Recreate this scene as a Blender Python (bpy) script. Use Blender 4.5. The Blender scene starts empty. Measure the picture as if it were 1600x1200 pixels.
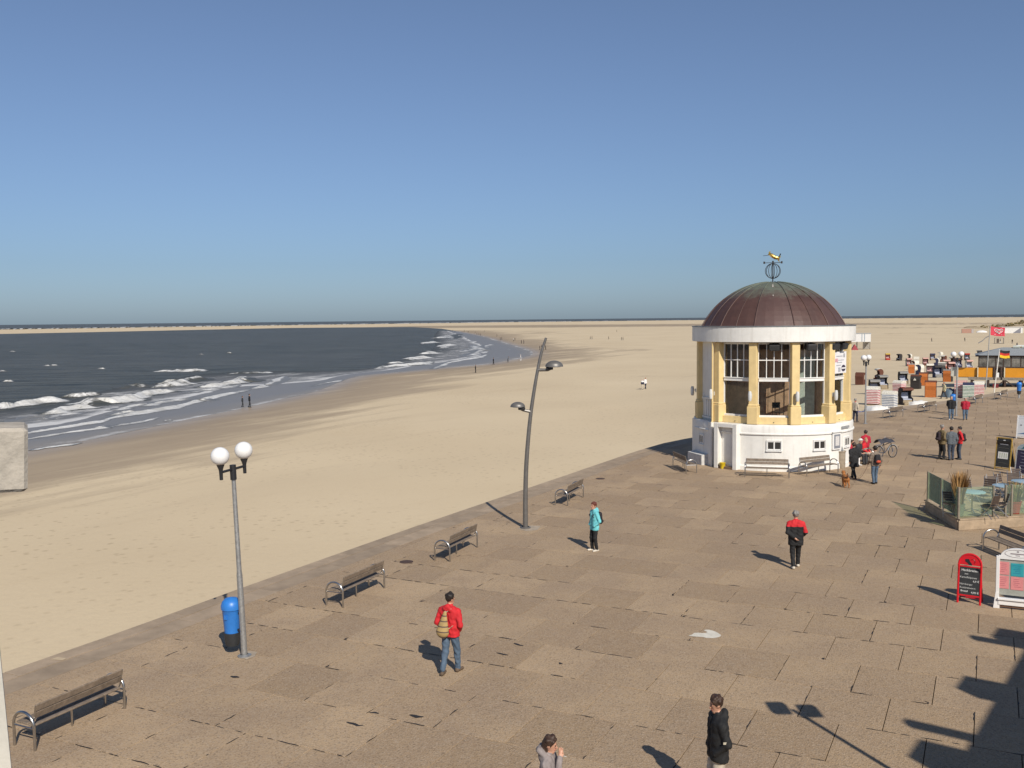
import bpy, math, random
import numpy as np
from mathutils import Vector, Matrix

random.seed(7)
rng = np.random.default_rng(11)
R = math.radians
scene = bpy.context.scene
COL = scene.collection

# ------------------------------------------------------------------ camera
CAM_H, FOC, PITCH, ROLL = 7.7, 1500.0, R(3.842), R(0.590)   # eye height above the promenade, focal length in 1600-wide pixels
cam_data = bpy.data.cameras.new('camera')
cam_data.sensor_width = 36.0
cam_data.lens = 36.0 * FOC / 1600.0
cam_data.clip_start = 0.1
cam_data.clip_end = 90000.0
cam = bpy.data.objects.new('camera', cam_data)
cam.location = (0, 0, CAM_H)
cam.rotation_euler = (Matrix.Rotation(R(90) - PITCH, 3, 'X') @ Matrix.Rotation(-ROLL, 3, 'Z')).to_euler()
COL.objects.link(cam)
scene.camera = cam

# ------------------------------------------------------------------ sky and sun
SUN_EL = R(38.0)
SUN_AZ = R(-70.0)            # direction towards the sun, from +X counter-clockwise
world = bpy.data.worlds.new('World')
scene.world = world
world.use_nodes = True
wn = world.node_tree
sky = wn.nodes.new('ShaderNodeTexSky')
sky.sky_type = 'NISHITA'
sky.sun_disc = False
sky.sun_elevation = SUN_EL
sky.sun_rotation = R(90.0) - SUN_AZ
sky.altitude = 0.0
sky.air_density = 1.1
sky.dust_density = 0.5
sky.ozone_density = 5.0
bg = wn.nodes['Background']
bg.inputs['Strength'].default_value = 0.05
tint = wn.nodes.new('ShaderNodeVectorMath')          # white balance of the whole sky
tint.operation = 'MULTIPLY'
tint.inputs[1].default_value = (0.745, 0.955, 1.27)
soft = wn.nodes.new('ShaderNodeHueSaturation')
soft.inputs['Saturation'].default_value = 0.64
wn.links.new(sky.outputs[0], soft.inputs['Color'])
wn.links.new(soft.outputs[0], tint.inputs[0])
wn.links.new(tint.outputs[0], bg.inputs['Color'])

sun_data = bpy.data.lights.new('sun', 'SUN')
sun_data.energy = 3.6
sun_data.angle = R(0.53)
sun_data.color = (1.0, 0.93, 0.82)
sun = bpy.data.objects.new('sun', sun_data)
to_sun = Vector((math.cos(SUN_AZ) * math.cos(SUN_EL), math.sin(SUN_AZ) * math.cos(SUN_EL), math.sin(SUN_EL)))
sun.rotation_euler = to_sun.to_track_quat('Z', 'Y').to_euler()
sun.location = (20, -40, 60)
COL.objects.link(sun)

vs = scene.view_settings
vs.view_transform = 'Standard'
vs.look = 'None'
vs.exposure = 0.38
vs.gamma = 1.0
vs.use_curve_mapping = False
scene.cycles.use_denoising = True
scene.cycles.max_bounces = 8
scene.cycles.transparent_max_bounces = 12

# ------------------------------------------------------------------ ground geometry from sight lines
def ray(px, py):
    x, y = px - 800.0, 600.0 - py
    c, s = math.cos(ROLL), math.sin(ROLL)
    u, v = (c * x + s * y) / FOC, (-s * x + c * y) / FOC
    cp, sp = math.cos(PITCH), math.sin(PITCH)
    return u, cp + v * sp, -sp + v * cp

def at_z(px, py, z=0.0):
    d = ray(px, py)
    t = (z - CAM_H) / d[2]
    return Vector((d[0] * t, d[1] * t, z))

def project(x, y, z):
    cp, sp = math.cos(PITCH), math.sin(PITCH)
    z = z - CAM_H
    fy = y * cp - z * sp
    v = (y * sp + z * cp) / fy * FOC
    u = x / fy * FOC
    c, s = math.cos(ROLL), math.sin(ROLL)
    return 800 + c * u - s * v, 600 - (s * u + c * v), fy

BEACH_Z = -3.3
EDGE_PX = [(0, 1055), (200, 985), (400, 912), (600, 841), (700, 806), (800, 772), (900, 738), (1000, 704), (1060, 688)]
EDGE2_PX = [(1338, 645), (1378, 641), (1413, 635), (1444, 631), (1479, 626), (1530, 618), (1600, 607)]
edge = [(-40.0, -32.0), (-19.5, 5.5)] + [tuple(at_z(*p)[:2]) for p in EDGE_PX] + [(17.0, 66.6)] + [tuple(at_z(*p)[:2]) for p in EDGE2_PX] + [(90.0, 133.0), (170.0, 205.0)]

def catmull(pts, n=6):
    out = []
    P = [np.array(p, float) for p in pts]
    P = [2 * P[0] - P[1]] + P + [2 * P[-1] - P[-2]]
    for i in range(1, len(P) - 2):
        p0, p1, p2, p3 = P[i - 1:i + 3]
        for k in range(n):
            t = k / n
            out.append(0.5 * ((2 * p1) + (-p0 + p2) * t + (2 * p0 - 5 * p1 + 4 * p2 - p3) * t * t + (-p0 + 3 * p1 - 3 * p2 + p3) * t ** 3))
    out.append(P[-2])
    return np.array(out)

edge_np = catmull(edge, 5)

def dist_poly(X, Y, poly):
    """unsigned distance from points to a polyline, plus side (positive on the left of travel)"""
    best = np.full(X.shape, 1e18)
    side = np.zeros(X.shape)
    for a, b in zip(poly[:-1], poly[1:]):
        dx, dy = b[0] - a[0], b[1] - a[1]
        L2 = dx * dx + dy * dy + 1e-12
        t = np.clip(((X - a[0]) * dx + (Y - a[1]) * dy) / L2, 0, 1)
        ex, ey = X - a[0] - t * dx, Y - a[1] - t * dy
        d = ex * ex + ey * ey
        m = d < best
        best = np.where(m, d, best)
        side = np.where(m, dx * (Y - a[1]) - dy * (X - a[0]), side)
    return np.sqrt(best), side

def sstep(a, b, x):
    t = np.clip((x - a) / (b - a), 0, 1)
    return t * t * (3 - 2 * t)

def zsand_np(X, Y):
    d, _ = dist_poly(X, Y, edge_np)
    w = sstep(12.0, 34.0, X) * (1 - sstep(0.0, 75.0, d))
    return BEACH_Z + 2.5 * w

def zsand(x, y):
    return float(zsand_np(np.array([x]), np.array([y]))[0])

def on_sand(px, py):
    z = -2.0
    for _ in range(25):
        p = at_z(px, py, z)
        z = 0.5 * z + 0.5 * zsand(p.x, p.y)
    return Vector((p.x, p.y, z))

# ------------------------------------------------------------------ mesh building
class MB:
    def __init__(self):
        self.v, self.f, self.m = [], [], []

    def add(self, verts, faces, mi=0, M=None):
        o = len(self.v)
        if M is not None:
            verts = [M @ Vector(p) for p in verts]
        self.v += [tuple(p) for p in verts]
        self.f += [tuple(i + o for i in q) for q in faces]
        self.m += [mi] * len(faces)
        return self

    def box(self, c, s, mi=0, M=None, ch=0.0):
        x, y, z = c
        a, b, h = s[0] / 2, s[1] / 2, s[2] / 2
        if ch <= 0:
            vs_ = [(x + i * a, y + j * b, z + k * h) for k in (-1, 1) for j in (-1, 1) for i in (-1, 1)]
            fs = [(0, 2, 3, 1), (4, 5, 7, 6), (0, 1, 5, 4), (2, 6, 7, 3), (0, 4, 6, 2), (1, 3, 7, 5)]
            return self.add(vs_, fs, mi, M)
        ring = lambda e, zz: [(x - a + e, y - b + e, zz), (x + a - e, y - b + e, zz), (x + a - e, y + b - e, zz), (x - a + e, y + b - e, zz)]
        def oct_(ex, zz):
            e = min(ex, a * .9, b * .9)
            i = ch if ex == 0 else ch
            A, B = a - ex, b - ex
            return [(x - A + i, y - B, zz), (x + A - i, y - B, zz), (x + A, y - B + i, zz), (x + A, y + B - i, zz),
                    (x + A - i, y + B, zz), (x - A + i, y + B, zz), (x - A, y + B - i, zz), (x - A, y - B + i, zz)]
        L = [oct_(ch, z - h), oct_(0, z - h + ch), oct_(0, z + h - ch), oct_(ch, z + h)]
        vs_ = sum(L, [])
        fs = [tuple(range(7, -1, -1)), tuple(range(24, 32))]
        for r in range(3):
            for i in range(8):
                j = (i + 1) % 8
                fs.append((r * 8 + i, r * 8 + j, r * 8 + 8 + j, r * 8 + 8 + i))
        return self.add(vs_, fs, mi, M)

    def tube(self, pts, r, n=8, mi=0, M=None, caps=True, closed=False):
        P = [Vector(p) for p in pts]
        rr = r if isinstance(r, (list, tuple)) else [r] * len(P)
        vs_, fs = [], []
        up = None
        for i, p in enumerate(P):
            if closed:
                t = (P[(i + 1) % len(P)] - P[i - 1]).normalized()
            else:
                t = (P[min(i + 1, len(P) - 1)] - P[max(i - 1, 0)]).normalized()
            if up is None:
                up = t.orthogonal().normalized()
            up = (up - t * up.dot(t))
            up = up.normalized() if up.length > 1e-6 else t.orthogonal().normalized()
            w = t.cross(up)
            for k in range(n):
                a = 2 * math.pi * k / n
                vs_.append(p + (up * math.cos(a) + w * math.sin(a)) * rr[i])
        m = len(P)
        for i in range(m if closed else m - 1):
            j = (i + 1) % m
            for k in range(n):
                l = (k + 1) % n
                fs.append((i * n + k, i * n + l, j * n + l, j * n + k))
        if caps and not closed:
            fs.append(tuple(range(n - 1, -1, -1)))
            fs.append(tuple(range((m - 1) * n, m * n)))
        return self.add(vs_, fs, mi, M)

    def lathe(self, prof, n=24, c=(0, 0, 0), mi=0, M=None, a0=0.0, a1=2 * math.pi):
        full = abs(a1 - a0 - 2 * math.pi) < 1e-6
        k = n if full else n + 1
        vs_, fs = [], []
        for r_, z in prof:
            for i in range(k):
                a = a0 + (a1 - a0) * i / n
                vs_.append((c[0] + r_ * math.cos(a), c[1] + r_ * math.sin(a), c[2] + z))
        for p in range(len(prof) - 1):
            for i in range(n):
                j = (i + 1) % k
                fs.append((p * k + i, p * k + j, (p + 1) * k + j, (p + 1) * k + i))
        return self.add(vs_, fs, mi, M)

    def ball(self, c, r, n=12, mi=0, M=None, sc=(1, 1, 1), lo=0.0, hi=math.pi):
        vs_, fs = [], []
        m = max(4, n // 2)
        for i in range(m + 1):
            t = lo + (hi - lo) * i / m
            for k in range(n):
                a = 2 * math.pi * k / n
                vs_.append((c[0] + r * sc[0] * math.sin(t) * math.cos(a), c[1] + r * sc[1] * math.sin(t) * math.sin(a), c[2] + r * sc[2] * math.cos(t)))
        for i in range(m):
            for k in range(n):
                l = (k + 1) % n
                fs.append((i * n + k, (i + 1) * n + k, (i + 1) * n + l, i * n + l))
        return self.add(vs_, fs, mi, M)

    def prism(self, poly, t, mi=0, M=None):
        """poly in local XZ, thickness t along Y (centred)"""
        n = len(poly)
        vs_ = [(p[0], -t / 2, p[1]) for p in poly] + [(p[0], t / 2, p[1]) for p in poly]
        fs = [tuple(range(n)), tuple(range(2 * n - 1, n - 1, -1))]
        for i in range(n):
            j = (i + 1) % n
            fs.append((i, i + n, j + n, j))
        return self.add(vs_, fs, mi, M)

    def plate(self, poly, z0, z1, mi=0, M=None):
        """poly in local XY, from z0 up to z1"""
        n = len(poly)
        vs_ = [(p[0], p[1], z0) for p in poly] + [(p[0], p[1], z1) for p in poly]
        fs = [tuple(range(n - 1, -1, -1)), tuple(range(n, 2 * n))]
        for i in range(n):
            j = (i + 1) % n
            fs.append((i, j, j + n, i + n))
        return self.add(vs_, fs, mi, M)

    def mesh(self, name, mats, smooth=False):
        me = bpy.data.meshes.new(name)
        me.from_pydata(self.v, [], self.f)
        mats = mats if isinstance(mats, (list, tuple)) else [mats]
        for m in mats:
            me.materials.append(m)
        if any(self.m):
            me.polygons.foreach_set('material_index', self.m)
        if smooth:
            me.polygons.foreach_set('use_smooth', [True] * len(me.polygons))
            if smooth != 'all':
                try:
                    me.set_sharp_from_angle(angle=R(40))
                except Exception:
                    pass
        me.update()
        return me

    def build(self, name, mats, parent=None, smooth=False, loc=None, rz=0.0, **tags):
        return link(self.mesh(name, mats, smooth), name, parent, loc, rz, **tags)

def link(me, name, parent=None, loc=None, rz=0.0, label=None, cat=None, group=None, kind=None):
    o = bpy.data.objects.new(name, me)
    COL.objects.link(o)
    if parent is not None:
        o.parent = parent
    if loc is not None:
        o.location = loc
    o.rotation_euler = (0, 0, rz)
    tag(o, label, cat, group, kind)
    return o

def tag(o, label=None, cat=None, group=None, kind=None):
    for k, v in (('label', label), ('category', cat), ('group', group), ('kind', kind)):
        if v:
            o[k] = v
    return o

def thing(name, label, cat, loc=(0, 0, 0), rz=0.0, group=None):
    return link(None, name, None, loc, rz, label, cat, group)

KIDS = {}
def kids(o):
    return [c for c in bpy.data.objects if c.parent == o]

def copy_tree(o, parent=None, remap=None):
    c = o.copy()
    COL.objects.link(c)
    c.parent = parent
    for ch in kids(o):
        copy_tree(ch, c)
    return c

def dup(root, loc, rz, label, group=None):
    c = copy_tree(root)
    c.location = loc
    c.rotation_euler = (0, 0, rz)
    c['label'] = label
    if group:
        c['group'] = group
    return c

def arc(cx, cz, r, a0, a1, n, y=0.0):
    return [(cx + r * math.cos(R(a0 + (a1 - a0) * i / n)), y, cz + r * math.sin(R(a0 + (a1 - a0) * i / n))) for i in range(n + 1)]

# ------------------------------------------------------------------ materials
MATS = {}
def srgb(r, g, b):
    f = lambda c: (c / 255 / 12.92) if c / 255 <= 0.04045 else ((c / 255 + 0.055) / 1.055) ** 2.4
    return (f(r), f(g), f(b))

def mat(name, col, rough=0.6, metal=0.0, var=0.12, scale=6.0, bump=0.0, bscale=60.0, spec=0.5, obj_var=0.0, col2=None):
    """base colour broken up by two noises, optional bump, optional variation from object to object"""
    if name in MATS:
        return MATS[name]
    m = bpy.data.materials.new(name)
    m.use_nodes = True
    nt = m.node_tree
    N, L = nt.nodes, nt.links
    b = N['Principled BSDF']
    b.inputs['Roughness'].default_value = rough
    b.inputs['Metallic'].default_value = metal
    b.inputs['Specular IOR Level'].default_value = spec
    tc = N.new('ShaderNodeTexCoord')
    n1 = N.new('ShaderNodeTexNoise')
    n1.inputs['Scale'].default_value = scale
    n1.inputs['Detail'].default_value = 6
    n1.inputs['Roughness'].default_value = 0.65
    L.new(tc.outputs['Object'], n1.inputs['Vector'])
    rp = N.new('ShaderNodeValToRGB')
    c2 = col2 if col2 else tuple(c * (1 - 2 * var) for c in col)
    c1 = tuple(min(1, c * (1 + var)) for c in col)
    rp.color_ramp.elements[0].position = 0.3
    rp.color_ramp.elements[1].position = 0.7
    rp.color_ramp.elements[0].color = (*c2, 1)
    rp.color_ramp.elements[1].color = (*c1, 1)
    L.new(n1.outputs['Fac'], rp.inputs['Fac'])
    out = rp.outputs['Color']
    if obj_var > 0:
        oi = N.new('ShaderNodeObjectInfo')
        mr = N.new('ShaderNodeMapRange')
        mr.inputs['To Min'].default_value = 1 - obj_var
        mr.inputs['To Max'].default_value = 1 + obj_var
        L.new(oi.outputs['Random'], mr.inputs['Value'])
        hs = N.new('ShaderNodeHueSaturation')
        L.new(mr.outputs['Result'], hs.inputs['Value'])
        L.new(out, hs.inputs['Color'])
        out = hs.outputs['Color']
    L.new(out, b.inputs['Base Color'])
    if bump > 0:
        n2 = N.new('ShaderNodeTexNoise')
        n2.inputs['Scale'].default_value = bscale
        n2.inputs['Detail'].default_value = 5
        L.new(tc.outputs['Object'], n2.inputs['Vector'])
        bp = N.new('ShaderNodeBump')
        bp.inputs['Strength'].default_value = bump
        bp.inputs['Distance'].default_value = 0.02
        L.new(n2.outputs['Fac'], bp.inputs['Height'])
        L.new(bp.outputs['Normal'], b.inputs['Normal'])
    MATS[name] = m
    return m

def stripe_mat(name, ca, cb, freq, axis='Z', duty=0.5, rough=0.8):
    if name in MATS:
        return MATS[name]
    m = mat(name, ca, rough)
    nt = m.node_tree
    N, L = nt.nodes, nt.links
    b = N['Principled BSDF']
    old = b.inputs['Base Color'].links[0].from_socket
    tc = N.new('ShaderNodeTexCoord')
    sp = N.new('ShaderNodeSeparateXYZ')
    L.new(tc.outputs['Object'], sp.inputs[0])
    mu = N.new('ShaderNodeMath'); mu.operation = 'MULTIPLY'; mu.inputs[1].default_value = freq
    L.new(sp.outputs[axis], mu.inputs[0])
    fr = N.new('ShaderNodeMath'); fr.operation = 'FRACT'
    L.new(mu.outputs[0], fr.inputs[0])
    gt = N.new('ShaderNodeMath'); gt.operation = 'GREATER_THAN'; gt.inputs[1].default_value = duty
    L.new(fr.outputs[0], gt.inputs[0])
    mx = N.new('ShaderNodeMix'); mx.data_type = 'RGBA'
    L.new(gt.outputs[0], mx.inputs['Factor'])
    L.new(old, mx.inputs[6])
    mx.inputs[7].default_value = (*cb, 1)
    L.new(mx.outputs[2], b.inputs['Base Color'])
    return m

def glass_mat(name, tint=(0.9, 0.95, 0.93), ior=1.5, opac=0.0):
    if name in MATS:
        return MATS[name]
    m = bpy.data.materials.new(name)
    m.use_nodes = True
    N, L = m.node_tree.nodes, m.node_tree.links
    N.remove(N['Principled BSDF'])
    tr = N.new('ShaderNodeBsdfTransparent'); tr.inputs['Color'].default_value = (*tint, 1)
    gl = N.new('ShaderNodeBsdfGlossy'); gl.inputs['Roughness'].default_value = 0.02
    nz = N.new('ShaderNodeTexNoise'); nz.inputs['Scale'].default_value = 0.8
    bp = N.new('ShaderNodeBump'); bp.inputs['Strength'].default_value = 0.04
    L.new(nz.outputs['Fac'], bp.inputs['Height']); L.new(bp.outputs['Normal'], gl.inputs['Normal'])
    fr = N.new('ShaderNodeFresnel'); fr.inputs['IOR'].default_value = ior
    mx = N.new('ShaderNodeMixShader')
    L.new(fr.outputs[0], mx.inputs[0]); L.new(tr.outputs[0], mx.inputs[1]); L.new(gl.outputs[0], mx.inputs[2])
    out = mx.outputs[0]
    if opac > 0:
        df = N.new('ShaderNodeBsdfDiffuse'); df.inputs['Color'].default_value = (*tint, 1)
        m2 = N.new('ShaderNodeMixShader'); m2.inputs[0].default_value = opac
        L.new(out, m2.inputs[1]); L.new(df.outputs[0], m2.inputs[2]); out = m2.outputs[0]
    L.new(out, N['Material Output'].inputs['Surface'])
    MATS[name] = m
    return m

WHITE = mat('white_paint', (0.78, 0.76, 0.71), 0.55, var=0.05, scale=1.5, bump=0.15, bscale=40)
WHITE_FRAME = mat('white_frame', (0.78, 0.77, 0.74), 0.4, var=0.04)
def add_streaks(m, col, amt=0.35):
    N, L = m.node_tree.nodes, m.node_tree.links
    b = N['Principled BSDF']
    old = b.inputs['Base Color'].links[0].from_socket
    tc = N.new('ShaderNodeTexCoord')
    mp = N.new('ShaderNodeMapping'); mp.inputs['Scale'].default_value = (5.0, 5.0, 0.35)
    L.new(tc.outputs['Object'], mp.inputs['Vector'])
    n = N.new('ShaderNodeTexNoise'); n.inputs['Scale'].default_value = 1.0; n.inputs['Detail'].default_value = 7; n.inputs['Roughness'].default_value = 0.7
    L.new(mp.outputs[0], n.inputs['Vector'])
    r_ = N.new('ShaderNodeValToRGB')
    r_.color_ramp.elements[0].position = 0.52; r_.color_ramp.elements[0].color = (0, 0, 0, 1)
    r_.color_ramp.elements[1].position = 0.78; r_.color_ramp.elements[1].color = (amt, amt, amt, 1)
    L.new(n.outputs['Fac'], r_.inputs['Fac'])
    mx = N.new('ShaderNodeMix'); mx.data_type = 'RGBA'
    L.new(r_.outputs['Color'], mx.inputs['Factor']); L.new(old, mx.inputs[6]); mx.inputs[7].default_value = (*col, 1)
    L.new(mx.outputs[2], b.inputs['Base Color'])
add_streaks(WHITE, (0.42, 0.38, 0.32), 0.4)
YELLOW = mat('yellow_render', (0.74, 0.56, 0.27), 0.7, var=0.07, scale=2.0, bump=0.15, bscale=50)
add_streaks(YELLOW, (0.42, 0.30, 0.14), 0.3)
STEEL = mat('stainless_steel', (0.55, 0.54, 0.52), 0.28, 1.0, var=0.1, scale=12)
GALV = mat('galvanised_steel', (0.42, 0.42, 0.41), 0.5, 0.7, var=0.15, scale=14)
GREYMETAL = mat('grey_lamp_metal', (0.17, 0.16, 0.15), 0.45, 0.4, var=0.1)
BLACK = mat('black_plastic', (0.02, 0.02, 0.022), 0.5, var=0.1)
DARKWOOD = mat('weathered_dark_wood', (0.17, 0.135, 0.105), 0.75, var=0.2, scale=9, bump=0.2, bscale=30)
BENCHWOOD = mat('weathered_bench_wood', (0.22, 0.17, 0.125), 0.75, var=0.22, scale=9, bump=0.25, bscale=25, obj_var=0.1)
CONCRETE = mat('pitted_concrete', (0.45, 0.40, 0.33), 0.9, var=0.16, scale=5, bump=0.5, bscale=22)
# ================================================================== THE SETTING
def nodes(m):
    return m.node_tree.nodes, m.node_tree.links

def noise(N, L, vec, scale, detail=6, rough=0.6, sc=None, rot=None):
    if sc is not None:
        mp = N.new('ShaderNodeMapping')
        mp.vector_type = 'TEXTURE'                      # stretch along the turned X axis
        mp.inputs['Scale'].default_value = tuple(1 / c for c in sc)
        if rot is not None:
            mp.inputs['Rotation'].default_value = (0, 0, rot)
        L.new(vec, mp.inputs['Vector'])
        vec = mp.outputs[0]
    n = N.new('ShaderNodeTexNoise')
    n.inputs['Scale'].default_value = scale
    n.inputs['Detail'].default_value = detail
    n.inputs['Roughness'].default_value = rough
    L.new(vec, n.inputs['Vector'])
    return n.outputs['Fac']

def ramp(N, L, fac, stops):
    r_ = N.new('ShaderNodeValToRGB')
    e = r_.color_ramp.elements
    while len(e) < len(stops):
        e.new(0.5)
    for el, (p, c) in zip(e, stops):
        el.position = p
        el.color = (c, c, c, 1) if isinstance(c, (int, float)) else (*c, 1)
    L.new(fac, r_.inputs['Fac'])
    return r_.outputs['Color']

def mathn(N, L, op, a, b=None, clamp=False):
    m = N.new('ShaderNodeMath'); m.operation = op; m.use_clamp = clamp
    for i, x in enumerate((a, b)):
        if x is None:
            continue
        if isinstance(x, (int, float)):
            m.inputs[i].default_value = x
        else:
            L.new(x, m.inputs[i])
    return m.outputs[0]

def mixc(N, L, fac, a, b):
    mx = N.new('ShaderNodeMix'); mx.data_type = 'RGBA'
    if isinstance(fac, (int, float)):
        mx.inputs['Factor'].default_value = fac
    else:
        L.new(fac, mx.inputs['Factor'])
    for i, x in ((6, a), (7, b)):
        if isinstance(x, tuple):
            mx.inputs[i].default_value = (*x, 1)
        else:
            L.new(x, mx.inputs[i])
    return mx.outputs[2]

def attr(N, name):
    a = N.new('ShaderNodeAttribute'); a.attribute_name = name
    return a.outputs['Fac']

def set_attr(me, name, vals):
    a = me.attributes.new(name, 'FLOAT', 'POINT')
    a.data.foreach_set('value', np.asarray(vals, np.float32))

# ---- beach sand
def make_sand_mat():
    m = bpy.data.materials.new('beach_sand'); m.use_nodes = True
    N, L = nodes(m)
    b = N['Principled BSDF']
    g = N.new('ShaderNodeNewGeometry').outputs['Position']
    big = noise(N, L, g, 0.035, 5, 0.55)
    streak = noise(N, L, g, 0.13, 8, 0.68, (0.14, 1.0, 1.0), R(64))
    strk2 = noise(N, L, g, 0.16, 7, 0.65, (0.22, 1.0, 1.0), R(52))
    foot = N.new('ShaderNodeTexVoronoi'); foot.inputs['Scale'].default_value = 1.5; L.new(g, foot.inputs['Vector'])
    trod = noise(N, L, g, 0.05, 5, 0.6)
    fine = noise(N, L, g, 9.0, 6, 0.7)
    dry = mixc(N, L, ramp(N, L, big, [(0.3, 0.0), (0.7, 1.0)]), (0.575, 0.460, 0.303), (0.642, 0.523, 0.352))
    dry = mixc(N, L, ramp(N, L, strk2, [(0.56, 0.0), (0.74, 0.28)]), dry, (0.45, 0.34, 0.21))
    dry = mixc(N, L, ramp(N, L, fine, [(0.3, 0.12), (0.55, 0.0)]), dry, (0.33, 0.25, 0.16))
    dry = mixc(N, L, mathn(N, L, 'MULTIPLY', ramp(N, L, foot.outputs['Distance'], [(0.1, 0.5), (0.28, 0.0)]), ramp(N, L, trod, [(0.38, 0.0), (0.55, 1.0)])), dry, (0.36, 0.275, 0.175))
    damp = mixc(N, L, ramp(N, L, streak, [(0.35, 0.0), (0.65, 1.0)]), (0.265, 0.205, 0.145), (0.40, 0.315, 0.215))
    d = attr(N, 'damp')
    k = mathn(N, L, 'ADD', d, mathn(N, L, 'MULTIPLY', mathn(N, L, 'SUBTRACT', streak, 0.5), 3.0))
    edge_ = mathn(N, L, 'MULTIPLY', ramp(N, L, k, [(0.25, 0.0), (0.8, 1.0)]), ramp(N, L, d, [(0.02, 0.0), (0.3, 1.0)]))
    col = mixc(N, L, edge_, dry, damp)
    L.new(col, b.inputs['Base Color'])
    wet = attr(N, 'wet')
    L.new(ramp(N, L, wet, [(0.0, 0.92), (1.0, 0.35)]), b.inputs['Roughness'])
    b.inputs['Specular IOR Level'].default_value = 0.25
    bp = N.new('ShaderNodeBump'); bp.inputs['Strength'].default_value = 0.35; bp.inputs['Distance'].default_value = 0.08
    hb = noise(N, L, g, 2.2, 7, 0.65)
    L.new(hb, bp.inputs['Height'])
    L.new(bp.outputs['Normal'], b.inputs['Normal'])
    return m

hz = lambda x: 507.5 - 0.0103 * x          # sight line of the sea horizon
Bw = lambda p: at_z(p[0], p[1], BEACH_Z)

DEEP_PX = [(-200, 662), (0, 642), (90, 632), (156, 612), (240, 600), (312, 585), (420, 580), (480, 580), (545, 579), (590, 573), (625, 563), (657, 555), (675, 546), (680, 538), (678, 526), (684, 517)]
SHORE_PX = [(-200, 757), (45, 704), (126, 690), (216, 672), (300, 654), (375, 639), (440, 624), (498, 610), (556, 589), (626, 581.5), (692, 575), (773, 567), (833, 552), (797, 538), (750, 524.5), (711, 517)]
shore_w = catmull([tuple(Bw(p)[:2]) for p in SHORE_PX], 8)
deep_w = catmull([tuple(Bw(p)[:2]) for p in DEEP_PX], 8)

def make_sand():
    na, nr = 380, 400
    th = np.linspace(R(-78), R(78), na)
    rr = np.exp(np.linspace(math.log(9.0), math.log(60000.0), nr))
    T, RR = np.meshgrid(th, rr)
    X, Y = RR * np.sin(T), RR * np.cos(T)
    Z = zsand_np(X, Y)
    near = RR < 400
    und = 0.05 * np.sin(X * 0.21 + 1.3 * np.sin(Y * 0.13)) * np.sin(Y * 0.17 + 0.7)
    ds, sd = dist_poly(X, Y, shore_w)
    Z = Z + np.where(near, und, 0) * np.clip((ds - 3) / 10, 0, 1) * (sd < 0)
    cp, sp = math.cos(PITCH), math.sin(PITCH)
    zz = Z - CAM_H
    fy = np.maximum(Y * cp - zz * sp, 1e-3)
    v, u = (Y * sp + zz * cp) / fy * FOC, X / fy * FOC
    PX = 800 + math.cos(ROLL) * u - math.sin(ROLL) * v
    PY = 600 - (math.sin(ROLL) * u + math.cos(ROLL) * v)
    damp = np.exp(-(ds / (15 + 0.03 * RR)) ** 2) * 1.0
    wet = np.exp(-(ds / 5.0) ** 2)
    def blob(cx, cy, sx, sy, a):
        return a * np.exp(-((PX - cx) / sx) ** 2 - ((PY - cy) / sy) ** 2)
    for q in ((120, 715, 330, 30, .62), (380, 665, 160, 26, .6), (520, 635, 90, 22, .5), (40, 755, 200, 22, .5),
              (868, 549, 42, 13, .8), (910, 556, 60, 9, .45), (985, 547, 50, 3, .5), (1030, 588, 60, 1.5, .55), (720, 592, 90, 2.0, .45),
              (690, 600, 50, 2, .35), (1190, 560, 200, 2.5, .3), (835, 520, 60, 3.5, .5), (800, 527, 60, 3, .45), (1400, 512, 200, 1.5, .45), (1450, 521, 120, 1.5, .3)):
        damp = np.maximum(damp, blob(*q))
    # the wet band far out where the tide leaves a channel, and the pale dry bank beyond it
    yb = np.interp(PX, [560, 640, 860, 1080, 1350, 1700], [513.0, 512.7, 511.8, 509.8, 508.0, 507.0])
    yt = np.interp(PX, [560, 640, 860, 1080, 1350, 1700], [511.5, 509.5, 507.5, 506.0, 504.5, 503.5])
    amp = np.interp(PX, [480, 620, 1100, 1350, 1700], [0, 1.0, 0.95, 0.7, 0.45])
    band = np.clip((PY - yt) / 1.5 + .5, 0, 1) * np.clip((yb - PY) / 1.2 + .5, 0, 1) * amp * (RR > 300)
    damp = np.maximum(damp, band)
    vs_ = np.stack([X, Y, Z], -1).reshape(-1, 3)
    i = np.arange(nr - 1)[:, None] * na + np.arange(na - 1)[None, :]
    q = np.stack([i, i + 1, i + na + 1, i + na], -1).reshape(-1, 4)[:, ::-1]
    me = bpy.data.meshes.new('beach')
    me.from_pydata(vs_.tolist(), [], q.tolist())
    me.materials.append(make_sand_mat())
    me.polygons.foreach_set('use_smooth', [True] * len(me.polygons))
    set_attr(me, 'damp', damp.reshape(-1))
    set_attr(me, 'wet', wet.reshape(-1))
    link(me, 'beach', kind='structure')

make_sand()

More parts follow.
